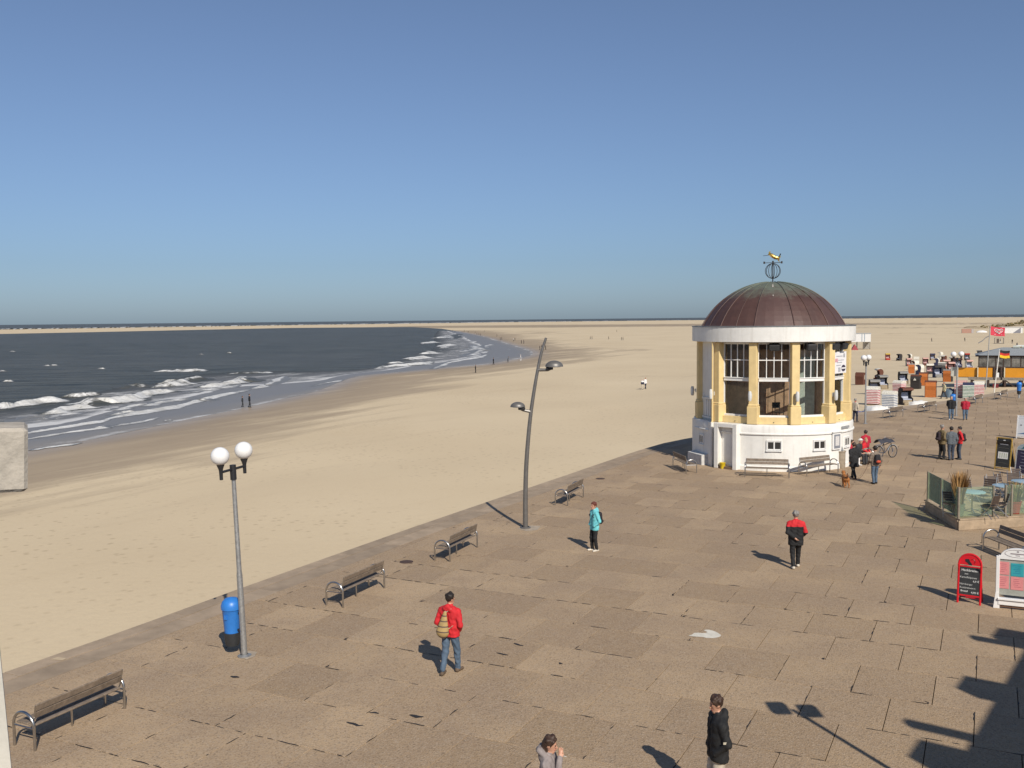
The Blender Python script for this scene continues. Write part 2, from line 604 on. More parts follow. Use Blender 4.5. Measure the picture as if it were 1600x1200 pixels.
# ---- water
def make_deep_mat():
    m = bpy.data.materials.new('deep_water'); m.use_nodes = True
    N, L = nodes(m)
    b = N['Principled BSDF']
    g = N.new('ShaderNodeNewGeometry').outputs['Position']
    sw = noise(N, L, g, 0.22, 9, 0.75, (0.28, 1.0, 1.0), R(8))
    big = noise(N, L, g, 0.006, 4, 0.5, (0.3, 1.0, 1.0), R(5))
    col = mixc(N, L, ramp(N, L, sw, [(0.36, 0.0), (0.66, 1.0)]), (0.034, 0.040, 0.037), (0.135, 0.138, 0.123))  # light and dark of the chop put into the water colour
    col = mixc(N, L, ramp(N, L, big, [(0.4, 0.0), (0.65, 0.5)]), col, (0.10, 0.103, 0.098))
    cap = noise(N, L, g, 0.11, 8, 0.7, (0.3, 1.0, 1.0), R(20))
    col = mixc(N, L, ramp(N, L, cap, [(0.735, 0.0), (0.765, 0.75)]), col, (0.55, 0.56, 0.55))
    L.new(col, b.inputs['Base Color'])
    b.inputs['Roughness'].default_value = 0.42
    b.inputs['IOR'].default_value = 1.33
    b.inputs['Specular IOR Level'].default_value = 0.12
    bp = N.new('ShaderNodeBump'); bp.inputs['Strength'].default_value = 1.0; bp.inputs['Distance'].default_value = 1.2
    L.new(noise(N, L, g, 0.35, 7, 0.68, (0.45, 1.0, 1.0), R(15)), bp.inputs['Height'])
    L.new(bp.outputs['Normal'], b.inputs['Normal'])
    return m

def make_shallow_mat():
    m = bpy.data.materials.new('shallow_surf'); m.use_nodes = True
    N, L = nodes(m)
    b = N['Principled BSDF']
    g = N.new('ShaderNodeNewGeometry').outputs['Position']
    t = attr(N, 'across')
    n1 = noise(N, L, g, 0.22, 8, 0.72, (0.3, 1.0, 1.0), R(62))
    n2 = noise(N, L, g, 1.3, 8, 0.8, (0.35, 1.0, 1.0), R(62))
    nn = mathn(N, L, 'ADD', mathn(N, L, 'MULTIPLY', n1, 0.6), mathn(N, L, 'MULTIPLY', n2, 0.4))
    tj = mathn(N, L, 'ADD', t, mathn(N, L, 'MULTIPLY', mathn(N, L, 'SUBTRACT', noise(N, L, g, 0.04, 4, 0.5), 0.5), 0.22))
    body = mixc(N, L, ramp(N, L, tj, [(0.0, 0.0), (0.4, 0.75), (0.6, 1.0)]), (0.065, 0.07, 0.068), (0.200, 0.200, 0.205))
    thin = ramp(N, L, tj, [(0.86, 0.0), (1.02, 0.45)])
    body = mixc(N, L, thin, body, (0.30, 0.26, 0.21))
    dens = ramp(N, L, tj, [(0.0, 0.0), (0.12, 0.14), (0.3, 0.19), (0.48, 0.17), (0.545, 0.26), (0.575, 0.34), (0.595, 0.03), (0.78, 0.03), (0.80, 0.12), (0.825, 0.02), (0.955, 0.03), (0.985, 0.2), (1.0, 0.22)])
    f = mathn(N, L, 'ADD', nn, dens)
    fm = ramp(N, L, f, [(0.67, 0.0), (0.80, 1.0)])
    col = mixc(N, L, fm, body, (0.60, 0.59, 0.57))
    L.new(col, b.inputs['Base Color'])
    b.inputs['Specular IOR Level'].default_value = 0.07
    L.new(ramp(N, L, tj, [(0.4, 0.6), (0.65, 0.5)]), b.inputs['Roughness'])
    bp = N.new('ShaderNodeBump'); bp.inputs['Strength'].default_value = 0.5; bp.inputs['Distance'].default_value = 0.25
    L.new(nn, bp.inputs['Height'])
    L.new(bp.outputs['Normal'], b.inputs['Normal'])
    return m

def make_breaker_mat(name, d0, d1, rag):
    m = bpy.data.materials.new(name); m.use_nodes = True
    N, L = nodes(m)
    b = N['Principled BSDF']
    g = N.new('ShaderNodeNewGeometry').outputs['Position']
    f = attr(N, 'foam')
    n1 = noise(N, L, g, 0.55, 9, 0.78, (0.5, 1.0, 1.0), R(60))
    n3 = noise(N, L, g, 0.12, 5, 0.6)
    k = mathn(N, L, 'ADD', mathn(N, L, 'MULTIPLY', f, 0.62), mathn(N, L, 'MULTIPLY', mathn(N, L, 'SUBTRACT', n1, 0.5), 1.5 * rag))
    k = mathn(N, L, 'ADD', k, mathn(N, L, 'MULTIPLY', mathn(N, L, 'SUBTRACT', n3, 0.5), 0.8 * rag))
    fm = ramp(N, L, k, [(0.26, 0.0), (0.52, 1.0)])
    dark = mixc(N, L, ramp(N, L, n1, [(0.35, 0.0), (0.7, 1.0)]), d0, d1)
    white = mixc(N, L, ramp(N, L, n1, [(0.4, 0.0), (0.62, 1.0)]), (0.46, 0.45, 0.42), (0.74, 0.73, 0.70))
    col = mixc(N, L, fm, dark, white)
    L.new(col, b.inputs['Base Color'])
    b.inputs['Roughness'].default_value = 0.5
    b.inputs['Specular IOR Level'].default_value = 0.3
    bp = N.new('ShaderNodeBump'); bp.inputs['Strength'].default_value = 0.8; bp.inputs['Distance'].default_value = 0.3
    L.new(n1, bp.inputs['Height'])
    L.new(bp.outputs['Normal'], b.inputs['Normal'])
    return m

DEEP, SHALLOW = make_deep_mat(), make_shallow_mat()
BREAK = make_breaker_mat('breaking_wave', (0.05, 0.056, 0.052), (0.125, 0.118, 0.10), 1.0)
SWASH = make_breaker_mat('swash_foam', (0.17, 0.172, 0.172), (0.20, 0.20, 0.20), 0.75)

far_edge = [(645, 511.0), (560, 511.5), (450, 512.4), (300, 515.5), (150, 518.8), (0, 521.8), (-250, 527)]
poly = [Bw(p) for p in DEEP_PX[:1]]
lag = [(float(p[0]), float(p[1])) for p in shore_w] + [tuple(Bw(p)[:2]) for p in [(690, 513.6)] + far_edge] + [(-1500.0, 900.0), (-600.0, 120.0)]
sea = MB()
sea.add([(x, y, BEACH_Z + 0.004) for x, y in lag], [tuple(range(len(lag)))])
lagoon = sea.build('sea', DEEP, kind='structure')

ofs = [(-900, 11), (-400, 8.5), (0, 7.4), (480, 5.2), (800, 4.2), (1060, 3.9), (1350, 4.0), (1600, 4.4), (2300, 5.0)]
near_side = [Bw((x, hz(x) + o)) for x, o in ofs]
far_side = [Vector((p.x * 70000 / p.y, 70000, BEACH_Z)) for p in near_side]
om = MB()
vv = [(p.x, p.y, BEACH_Z + 0.3) for p in near_side] + [(p.x, p.y, BEACH_Z + 0.3) for p in far_side]
n = len(near_side)
om.add(vv, [(i, i + 1, n + i + 1, n + i) for i in range(n - 1)])
open_sea = om.build('open_sea', DEEP, kind='structure')

# surf along the far sandbank, too far away to count its waves
fs = MB()
for x in np.arange(-380, 1680, 5.0):
    den = 0.75 if x < 900 else 0.28
    if random.random() > den:
        continue
    o = np.interp(x, [a for a, _ in ofs], [c for _, c in ofs])
    a, c = Bw((x, hz(x) + o)), Bw((x + random.uniform(4, 11), hz(x) + o))
    h = random.uniform(0.8, 2.2) * (0.7 if x > 900 else 1.0)
    w = random.uniform(15, 40)
    z0 = BEACH_Z + 0.25
    fs.add([(a.x, a.y, z0), (c.x, c.y, z0), (c.x, c.y + w * .4, z0 + h), (a.x, a.y + w * .4, z0 + h * random.uniform(.3, 1)), (a.x, a.y + w, z0), (c.x, c.y + w, z0)], [(0, 1, 2, 3), (3, 2, 5, 4)])
fme = fs.mesh('surf', BREAK)
set_attr(fme, 'foam', [1.0] * len(fs.v))
link(fme, 'surf', open_sea, kind='stuff')

# the shallow surf zone between breakers and shoreline
ns = len(shore_w)
NT = 13
vs_, ac = [], []
for i in range(ns):
    for k in range(NT):
        t = k / (NT - 1)
        p = deep_w[i] * (1 - t) + shore_w[i] * t
        vs_.append((p[0], p[1], BEACH_Z + 0.025 - 0.015 * t))
        ac.append(t)
fc = [(i * NT + k, (i + 1) * NT + k, (i + 1) * NT + k + 1, i * NT + k + 1) for i in range(ns - 1) for k in range(NT - 1)]
me = bpy.data.meshes.new('shallow_water')
me.from_pydata(vs_, [], [f[::-1] for f in fc])
me.materials.append(SHALLOW)
set_attr(me, 'across', ac)
link(me, 'shallow_water', lagoon)

def breaker(px, w, h, foam=1.0):
    """one breaking wave: a steep ridge whose front and crest are foam; shoreward is to the near side"""
    P = catmull([tuple(Bw(p)[:2]) for p in px], 14)
    n = len(P)
    vs_, fo = [], []
    S = [-1.0, -0.55, -0.25, 0.0, 0.15, 0.3, 0.45, 0.65, 1.0]
    HT = [0.0, 0.12, 0.5, 0.95, 1.0, 0.7, 0.3, 0.12, 0.0]
    FO = [0.0, 0.0, 0.25, 0.8, 1.0, 1.0, 0.95, 0.8, 0.25]
    ph = random.uniform(0, 6)
    for i in range(n):
        t = P[min(i + 1, n - 1)] - P[max(i - 1, 0)]
        t /= np.linalg.norm(t) + 1e-9
        nr = np.array([t[1], -t[0]])
        if nr[1] > 0:
            nr = -nr
        k = i / (n - 1)
        tp = min(1.0, 5 * k, 5 * (1 - k)) ** 0.7
        j = 1 + 0.22 * math.sin(9 * k + ph) + 0.15 * math.sin(23 * k + 2 * ph) + random.uniform(-.1, .1)
        off = 0.18 * w * math.sin(7 * k + ph) + random.uniform(-.05, .05) * w
        for s, hh, f in zip(S, HT, FO):
            q = P[i] + nr * (s * w / 2 * (0.35 + 0.65 * tp) * j + off)
            vs_.append((q[0], q[1], BEACH_Z + 0.03 + h * hh * tp * j))
            fo.append(f * foam * (0.45 + 0.55 * tp))
    m = len(S)
    fc = [(i * m + k, (i + 1) * m + k, (i + 1) * m + k + 1, i * m + k + 1) for i in range(n - 1) for k in range(m - 1)]
    me = bpy.data.meshes.new('breaker')
    me.from_pydata(vs_, [], fc)
    me.materials.append(BREAK if h > .27 else SWASH)
    me.polygons.foreach_set('use_smooth', [True] * len(me.polygons))
    set_attr(me, 'foam', fo)
    link(me, 'breaker', lagoon)

q1 = lambda L_: [(x / 3.333, 480 + y / 3.333) for x, y in L_]
q2 = lambda L_: [(440 + x / 2.58, 480 + y / 2.58) for x, y in L_]
for pts, w, h, f in [
    (q1([(-160, 535), (0, 522), (110, 514), (220, 498), (310, 484)]), 7, .75, 1),
    (q1([(430, 520), (520, 500), (650, 478), (800, 452), (930, 437)]), 9, .85, 1),
    (q1([(190, 560), (330, 540), (450, 520)]), 7, .55, 1),
    (q1([(330, 472), (420, 462), (530, 458)]), 7, .6, .7),
    (q1([(790, 420), (900, 402), (980, 385), (1045, 370)]), 9, .9, 1),
    (q1([(815, 335), (950, 335), (1075, 328)]), 10, .55, .8),
    (q1([(1180, 350), (1300, 345), (1425, 340)]), 8, .35, .6),
    (q1([(1005, 420), (1150, 408), (1260, 390), (1330, 366)]), 8, .7, 1),
    (q1([(560, 584), (700, 552), (850, 527), (1000, 499), (1100, 474), (1285, 430)]), 4.6, .28, 1.15),
    (q1([(1280, 430), (1400, 402), (1500, 360)]), 4.2, .28, 1.1),
    (q1([(100, 662), (300, 634), (450, 605), (570, 583)]), 3.2, .18, 1.0),
    (q1([(100, 692), (350, 656), (520, 632), (570, 614)]), 2.2, .12, .95),
    (q1([(560, 565), (640, 552), (700, 545)]), 3, .25, .8),
    (q1([(150, 590), (260, 575), (420, 548)]), 4, .2, .55),
    (q1([(40, 600), (150, 580), (260, 570)]), 5, .3, .5),
    (q1([(600, 425), (700, 412), (800, 415)]), 7, .5, .45),
    (q1([(20, 389), (70, 385)]), 2.6, .3, .9), (q1([(230, 307), (252, 305)]), 3, .25, .9), (q1([(518, 322), (530, 321)]), 3, .25, .8), (q1([(272, 304), (285, 303)]), 3, .25, .7),
    (q1([(58, 232), (66, 231.5)]), 4, .3, .8), (q1([(1188, 240), (1195, 239.6)]), 4, .35, .8), (q1([(1040, 247), (1050, 246.6)]), 4, .3, .6), (q1([(5, 336), (22, 334)]), 3, .25, .6),
    (q2([(365, 248), (450, 240), (530, 232), (600, 219)]), 14, .9, 1),
    (q2([(495, 216), (530, 210), (565, 200)]), 18, 1.1, 1),
    (q2([(435, 228), (475, 221)]), 10, .6, .8),
    (q2([(565, 190), (612, 180)]), 20, 1.1, 1),
    (q2([(622, 166), (645, 160), (672, 150)]), 22, 1.1, 1),
    (q2([(565, 149), (605, 139)]), 20, 1.0, 1),
    (q2([(612, 126), (660, 120)]), 26, 1.0, .9),
    (q2([(680, 128), (695, 108)]), 30, .8, .7),
    (q2([(600, 250), (690, 222), (770, 205), (828, 190)]), 9, .4, .9),
    (q2([(720, 200), (780, 185), (810, 172), (775, 150)]), 14, .5, .7),
    (q2([(690, 180), (740, 178), (790, 165)]), 12, .5, .6),
    (q2([(810, 165), (840, 150)]), 10, .4, .7),
    (q2([(120, 320), (200, 302), (250, 292)]), 4, .15, .6),
    (q1([(580, 626), (700, 602), (840, 575)]), 2.0, .1, .8), (q1([(150, 747), (280, 728), (420, 706)]), 1.6, .08, .9), (q1([(850, 592), (900, 590)]), 2, .1, .6),
    (q1([(700, 520), (850, 498), (1000, 470)]), 5, .22, .75), (q1([(950, 450), (1100, 430), (1230, 405)]), 5, .22, .7), (q1([(560, 540), (680, 520), (760, 505)]), 4, .2, .6),
]:
    big = pts[0][0] < 440
    breaker(pts, w * (.72 if big else .42), h * (.8 if big else .48), f)

# ---- promenade: base with sea wall, kerb strips and slabs
def make_slab_mat():
    m = bpy.data.materials.new('exposed_aggregate_slab'); m.use_nodes = True
    N, L = nodes(m)
    b = N['Principled BSDF']
    g = N.new('ShaderNodeNewGeometry').outputs['Position']
    oi = N.new('ShaderNodeObjectInfo').outputs['Random']
    ra = attr(N, 'slab_tone')
    rnd = mathn(N, L, 'FRACT', mathn(N, L, 'ADD', oi, ra))
    big = noise(N, L, g, 0.45, 6, 0.62)
    mid = noise(N, L, g, 4.0, 6, 0.7)
    peb = N.new('ShaderNodeTexVoronoi'); peb.inputs['Scale'].default_value = 38
    L.new(g, peb.inputs['Vector'])
    base = mixc(N, L, ramp(N, L, rnd, [(0.0, 0.0), (1.0, 1.0)]), (0.325, 0.228, 0.138), (0.455, 0.328, 0.203))
    base = mixc(N, L, ramp(N, L, big, [(0.34, 0.75), (0.62, 0.0)]), base, (0.305, 0.219, 0.146))
    base = mixc(N, L, ramp(N, L, mid, [(0.5, 0.0), (0.75, 0.5)]), base, (0.36, 0.28, 0.20))
    base = mixc(N, L, ramp(N, L, mid, [(0.25, 0.45), (0.42, 0.0)]), base, (0.16, 0.115, 0.08))
    pc = N.new('ShaderNodeSeparateColor'); L.new(peb.outputs['Color'], pc.inputs[0])
    base = mixc(N, L, ramp(N, L, pc.outputs[0], [(0.55, 0.0), (1.0, 0.5)]), base, (0.45, 0.36, 0.27))
    base = mixc(N, L, ramp(N, L, pc.outputs[1], [(0.7, 0.0), (1.0, 0.45)]), base, (0.10, 0.075, 0.055))
    L.new(base, b.inputs['Base Color'])
    b.inputs['Roughness'].default_value = 0.88
    b.inputs['Specular IOR Level'].default_value = 0.25
    bp = N.new('ShaderNodeBump'); bp.inputs['Strength'].default_value = 0.6; bp.inputs['Distance'].default_value = 0.012
    L.new(mathn(N, L, 'ADD', peb.outputs['Distance'], mid), bp.inputs['Height'])
    L.new(bp.outputs['Normal'], b.inputs['Normal'])
    return m

SLAB = make_slab_mat()
BASE = mat('joint_sand', (0.13, 0.095, 0.065), 0.95, var=0.3, scale=3.0)
KERB = mat('kerb_concrete', (0.345, 0.262, 0.182), 0.9, var=0.12, scale=1.6, bump=0.3, bscale=30, obj_var=0.1)
TAR = mat('joint_tar', (0.03, 0.027, 0.026), 0.7, var=0.25, scale=20)

def offset_line(P, d):
    out = []
    for i in range(len(P)):
        t = P[min(i + 1, len(P) - 1)] - P[max(i - 1, 0)]
        t /= np.linalg.norm(t)
        out.append(P[i] + d * np.array([t[1], -t[0]]))       # to the right of travel: landward
    return np.array(out)

pm = MB()
outl = [(float(x), float(y)) for x, y in edge_np] + [(230.0, 205.0), (230.0, -32.0)]
n = len(outl)
pm.add([(x, y, -0.07) for x, y in outl] + [(x, y, -6.0) for x, y in outl], [tuple(range(n - 1, -1, -1))] + [(i, (i + 1) % n, n + (i + 1) % n, n + i) for i in range(n)])
promenade = pm.build('promenade', BASE, kind='structure')

# kerb stones along the edge: two rows, a narrow outer one and a wider inner one
def resample(P, step):
    seg = np.linalg.norm(np.diff(P, axis=0), axis=1)
    s = np.concatenate([[0], np.cumsum(seg)])
    q = np.arange(0, s[-1], step)
    return np.stack([np.interp(q, s, P[:, 0]), np.interp(q, s, P[:, 1])], -1)

for d0, d1, step, top in ((-0.04, 0.46, 2.4, 0.012), (0.475, 1.16, 3.1, 0.004)):
    A = resample(edge_np[8:], step)
    I, O = offset_line(A, d0), offset_line(A, d1)
    far = MB()
    for i in range(len(A) - 1):
        t = (A[i + 1] - A[i]) / step * 0.008
        q = [I[i] + t, O[i] + t, O[i + 1] - t, I[i + 1] - t]
        px, py, fy = project(*A[i], 0)
        if A[i][1] > 150:
            break
        b_ = MB().plate([tuple(p) for p in q[::-1]][::-1], -0.30 if d0 < 0 else -0.1, top + random.uniform(-.003, .003))
        if -120 < px < 1700 and fy < 75:
            b_.build('kerb_stone', KERB, promenade)
        else:
            far.add(b_.v, b_.f)
    far.build('kerb_stones', KERB, promenade, kind='stuff')

UA, VA = R(63.5), R(-26.5)
ud, vd = np.array([math.cos(UA), math.sin(UA)]), np.array([math.cos(VA), math.sin(VA)])
SU, SV = 1.71, 1.53
org = np.array([2.70, 19.41])              # a joint crossing
inner = offset_line(edge_np, 1.175)

def clip_poly(poly, a, nrm):
    out = []
    for i in range(len(poly)):
        p, q = poly[i], poly[(i + 1) % len(poly)]
        dp, dq = (p - a) @ nrm, (q - a) @ nrm
        if dp >= 0:
            out.append(p)
        if dp * dq < 0:
            out.append(p + (q - p) * dp / (dp - dq))
    return out

mid_in = 0.5 * (inner[1:] + inner[:-1])
whole_mesh = []
def slab_mesh(poly, name='slab'):
    c = sum(poly) / len(poly)
    mb = MB()
    n = len(poly)
    top = [c + (p - c) * (1 - 0.004 / max(np.linalg.norm(p - c), .05)) for p in poly]
    mb.add([(p[0], p[1], -0.09) for p in poly] + [(p[0], p[1], -0.006) for p in poly] + [(p[0], p[1], 0.0) for p in top],
           [(i, (i + 1) % n, n + (i + 1) % n, n + i) for i in range(n)] + [(n + i, n + (i + 1) % n, 2 * n + (i + 1) % n, 2 * n + i) for i in range(n)] + [tuple(range(2 * n, 3 * n))])
    return mb

cells = []
for iu in range(-12, 75):
    for iv in range(-24, 80):
        st = 0.5 * SV * (iu % 2)
        c0 = org + ud * iu * SU + vd * (iv * SV + st)
        cc = c0 + ud * SU / 2 + vd * SV / 2
        if cc[1] < 6 or cc[1] > 118 or cc[0] > 0.75 * cc[1] + 4:
            continue
        g_ = 0.008
        P4 = [c0 + ud * g_ + vd * g_, c0 + vd * (SV - g_) + ud * g_, c0 + vd * (SV - g_) + ud * (SU - g_), c0 + ud * (SU - g_) + vd * g_]
        k = int(np.argmin(np.sum((mid_in - cc) ** 2, 1)))
        a, b2 = inner[k], inner[k + 1]
        t = (b2 - a) / np.linalg.norm(b2 - a)
        nrm = np.array([t[1], -t[0]])
        dd = [(p - a) @ nrm for p in P4]
        clipped = min(dd) < 0 and np.linalg.norm(cc - mid_in[k]) < 6
        if max(dd) < 0.05:
            continue
        poly = clip_poly(P4, a, nrm) if clipped else P4
        if len(poly) < 3:
            continue
        px, py, fy = project(cc[0], cc[1], 0)
        vis = -60 < px < 1660 and py < 1270
        cells.append((fy if vis else 1e6 + fy, cc, poly, clipped, iu, iv))
cells.sort(key=lambda c: c[0])
wm = slab_mesh([ud * (-SU / 2 + .008) + vd * (-SV / 2 + .008), vd * (SV / 2 - .008) + ud * (-SU / 2 + .008), ud * (SU / 2 - .008) + vd * (SV / 2 - .008), ud * (SU / 2 - .008) + vd * (-SV / 2 + .008)]).mesh('slab', SLAB)
rest = MB(); tone = []
for i, (key, cc, poly, clipped, iu, iv) in enumerate(cells):
    dz = random.uniform(-0.004, 0.004)
    if i < 300:
        if clipped:
            o = slab_mesh(poly).build('slab', SLAB, promenade)
            o.location.z = dz
        else:
            link(wm, 'slab', promenade, (cc[0], cc[1], dz))
    else:
        mb = slab_mesh(poly)
        rest.add([(x, y, z + dz) for x, y, z in mb.v], mb.f)
        tone += [random.random()] * len(mb.v)
rme = rest.mesh('far_slabs', SLAB)
set_attr(rme, 'slab_tone', tone)
link(rme, 'far_slabs', promenade, kind='stuff')

# tar squeezed out of the joints: broken dark dashes
tar = MB()
def tar_dash(p, d, L_, w):
    nrm = np.array([-d[1], d[0]])
    k = max(2, int(L_ / 0.09))
    up, dn = [], []
    for i in range(k + 1):
        q = p + d * L_ * i / k
        e = w * (0.25 if i in (0, k) else random.uniform(.35, 1.0))
        s = random.uniform(-.3, .3) * w
        up.append(q + nrm * (e / 2 + s)); dn.append(q + nrm * (-e / 2 + s))
    P_ = dn + up[::-1]
    tar.add([(x, y, 0.0065) for x, y in P_], [tuple(range(len(P_)))])
for key, cc, poly, clipped, iu, iv in cells:
    if key > 90:
        continue
    far = key > 34
    c0 = cc - ud * SU / 2 - vd * SV / 2
    rr_ = random.Random(iu * 7919)
    rowp = rr_.choice([0.2, 0.35, 0.55, 0.8])
    if not clipped:
        s = 0.0
        on = random.random() < rowp
        while on and s < SV:
            L_ = random.uniform(.08, .5)
            if random.random() < rowp:
                tar_dash(c0 + vd * s, vd, min(L_, SV - s), random.uniform(.016, .042) )
            s += L_ + random.uniform(.03, .35)
        s = 0.0
        on = random.random() < 0.4
        while on and s < SU:
            L_ = random.uniform(.06, .45)
            if random.random() < .6:
                tar_dash(c0 + ud * s, ud, min(L_, SU - s), random.uniform(.016, .042) )
            s += L_ + random.uniform(.05, .5)
        if random.random() < 0.16:
            tar_dash(c0 + vd * random.uniform(-.1, .1), (ud + vd * random.uniform(-.6, .6)), random.uniform(.06, .16), random.uniform(.04, .09))
for p, d, L_, w in [((802, 1006), vd, .28, .17), ((775, 1021), vd, .3, .14), ((873, 1036), vd, .1, .1), ((360, 1057), vd, .22, .13), ((640, 1117), vd, .3, .12), ((578, 1113), vd, .2, .1), ((540, 1129), vd, .4, .08)]:
    tar_dash(np.array(at_z(*p)[:2]), d, L_, w)
tar.build('joint_tar', TAR, promenade, kind='stuff')

def decal(name, pts, z, m, parent=promenade, **kw):
    P_ = [at_z(x, y) for x, y in pts]
    return MB().add([(p.x, p.y, z) for p in P_], [tuple(range(len(P_)))]).build(name, m, parent, **kw)

SPILL = mat('pale_dried_spill', (0.66, 0.62, 0.53), 0.9, var=0.1, scale=5)
decal('spill', [(1060 + x / 20, 960 + y / 20) for x, y in [(310, 665), (420, 640), (500, 585), (620, 578), (740, 592), (870, 590), (920, 585), (850, 560), (900, 545), (790, 505), (850, 485), (960, 485), (1110, 525), (1230, 580), (1340, 660), (1270, 715), (1100, 750), (880, 745), (750, 710), (520, 700), (390, 685)]][::-1], 0.0068, SPILL)
PATCH = mat('pale_concrete_patch', (0.40, 0.33, 0.25), 0.9, var=0.15, scale=4)
decal('concrete_patch', [(809, 826), (818, 821), (845, 822), (840, 828), (822, 830)][::-1], 0.0066, PATCH)
decal('concrete_patch', [(372, 1024), (382, 1017), (402, 1019), (398, 1026), (385, 1031)][::-1], 0.0066, PATCH)
IRON = mat('rusty_iron', (0.085, 0.05, 0.035), 0.7, var=0.3, scale=30)
for px, py, r_ in ((635, 878, .22), (938, 748, .22)):
    p = at_z(px, py)
    MB().lathe([(0.001, .016), (r_ * .8, .016), (r_, .008), (r_, -.05)], 20, (p.x, p.y, 0)).build('drain_cover', IRON, promenade)
# sand blown over the kerb
DRIFT = mat('drift_sand', (0.52, 0.41, 0.27), 0.95, var=0.08, scale=3)
decal('sand_drift', [(78, 1032), (90, 1028), (104, 1030), (98, 1033), (84, 1032)][::-1], 0.022, DRIFT)
# ================================================================== THE BANDSTAND PAVILION
PAV = Vector((13.98, 51.5, 0.0))
PRZ = R(-15.2)
pav = thing('bandstand_pavilion', 'round white and yellow pavilion with a brown copper dome on the promenade', 'pavilion', PAV, PRZ)
def pol(r, deg, z=0.0):
    return Vector((r * math.sin(R(deg)), -r * math.cos(R(deg)), z))
def bayM(deg, r=0.0, z=0.0):
    """frame whose -Y looks outwards at the angle deg, origin at radius r"""
    return Matrix.Translation(pol(r, deg, z)) @ Matrix.Rotation(R(deg), 4, 'Z')
ZP, ZS, ZR0, ZR1, ZA = 2.31, 6.42, 6.44, 7.23, 9.56
RPL, RCOL, RRING = 4.15, 3.80, 4.22

# plinth with a projecting ledge and a rough foot
mb = MB()
mb.lathe([(RPL + .02, -.05), (RPL + .02, .22), (RPL - .02, .26), (RPL - .02, 1.80), (RPL + .05, 1.83), (RPL + .05, 1.88), (RPL + .0, 1.91), (RPL + .0, 2.22), (RPL - .05, ZP), (3.2, ZP + .004)], 72)
mb.build('plinth', WHITE, pav, smooth=True)
# flat-faced annex on the seaward side
A0, A1 = -44.5, -77.0
c0, c1 = pol(RPL + .10, A0), pol(RPL + .10, A1)
i0, i1 = pol(3.5, A0 - 3), pol(3.5, A1 + 3)
anx = [(c0.x, c0.y), (i0.x, i0.y), (i1.x, i1.y), (c1.x, c1.y)]
MB().plate(anx[::-1][::-1], -.05, 2.28).build('annex_base', WHITE, pav)
d0, d1 = pol(RCOL + .02, -47.5), pol(RCOL + .02, -72)
i0, i1 = pol(3.3, -47.5), pol(3.3, -72)
up = MB().plate([(d0.x, d0.y), (i0.x, i0.y), (i1.x, i1.y), (d1.x, d1.y)], ZP, ZS + .01)
up.build('annex_wall', WHITE, pav)
mid = (d0 + d1) / 2
outn = (mid.normalized())
tdir = (d1 - d0).normalized()
bl = MB()
Mx = Matrix.Translation(mid) @ Matrix(((-tdir.x, outn.x * -1, 0, 0), (-tdir.y, outn.y * -1, 0, 0), (0, 0, 1, 0), (0, 0, 0, 1)))
for k in (-1, 0, 1):
    bl.box((k * .26, -.03, 2.95), (.15, .07, .85), M=Mx, ch=.012)
bl.box((0, -.035, 3.45), (1.2, .09, .1), M=Mx)
bl.box((0, -.035, 2.45), (1.2, .09, .1), M=Mx)
bl.build('baluster_relief', WHITE, pav)

# columns with pedestals
COLS = [-13.5 + 30 * k for k in range(12)]
for a in COLS:
    if -78 < a < -72:
        pass
    M = bayM(a, RCOL)
    cm = MB()
    cm.box((0, 0, (ZP + ZS) / 2 + .003), (.40, .46, ZS - ZP), M=M, ch=.02)
    ped = MB()
    ped.box((0, -.03, ZP + .46), (.54, .54, .90), M=M, ch=.025)
    ped.box((0, -.02, ZP + .96), (.47, .50, .12), M=M, ch=.03)
    c = cm.build('column', YELLOW, pav)
    ped.build('pedestal', YELLOW, c)

GLASS = glass_mat('window_glass', (0.86, 0.9, 0.9))
pane_up = MB().box((0, 0, 0), (.33, .006, .84)).mesh('pane', GLASS)
pane_lo = MB().box((0, 0, 0), (1.40, .006, 1.62)).mesh('pane', GLASS)
BAYS = [1.5 + 30 * k for k in range(12)]
WINB = [1.5, 31.5, 61.5, 91.5, 121.5, 331.5]
def frame_mesh():
    f = MB()
    w = 1.50
    z0, z1, zt = 2.66, ZS - .01, 4.50
    for s in (-1, 1):
        f.box((s * (w / 2 + .035), 0, (z0 + z1) / 2), (.10, .14, z1 - z0))
    f.box((0, -.01, z0 + .05), (w - .03, .20, .10), ch=.01)
    f.box((0, -.02, zt + .04), (w - .03, .20, .17), ch=.015)
    f.box((0, -.045, zt + .13), (w - .03, .22, .04), ch=.01)
    f.box((0, 0, z1 - .04), (w - .03, .12, .08))
    for k in (-1, 0, 1):
        f.box((k * .365, -.012, (zt + .15 + z1 - .08) / 2), (.038, .05, z1 - .08 - zt - .15))
    f.box((0, -.016, 5.53), (w - .03, .045, .045))
    return f.mesh('window', WHITE_FRAME)
FR = frame_mesh()
for a in BAYS:
    if a in WINB:
        rz = R(a)
        w_ = link(FR, 'window', pav, pol(3.56, a), rz)
        for k in range(4):
            for j, zc in ((0, 5.06), (1, 5.95)):
                link(pane_up, 'pane', w_, (-.547 + .365 * k, 0.01, zc))
        link(pane_lo, 'pane', w_, (0, 0.01, 3.59))
        MB().box((0, 0, ZP + .18), (1.62, .36, .34), M=bayM(a, 3.60), ch=.012).box((0, -.16, ZP + .11), (.05, .06, .03), 1, M=bayM(a, 3.62)).build('sill_wall', [YELLOW, BLACK], pav)
WOODIN = mat('brown_wood_panelling', (0.70, 0.40, 0.24), 0.55, var=0.2, scale=3)
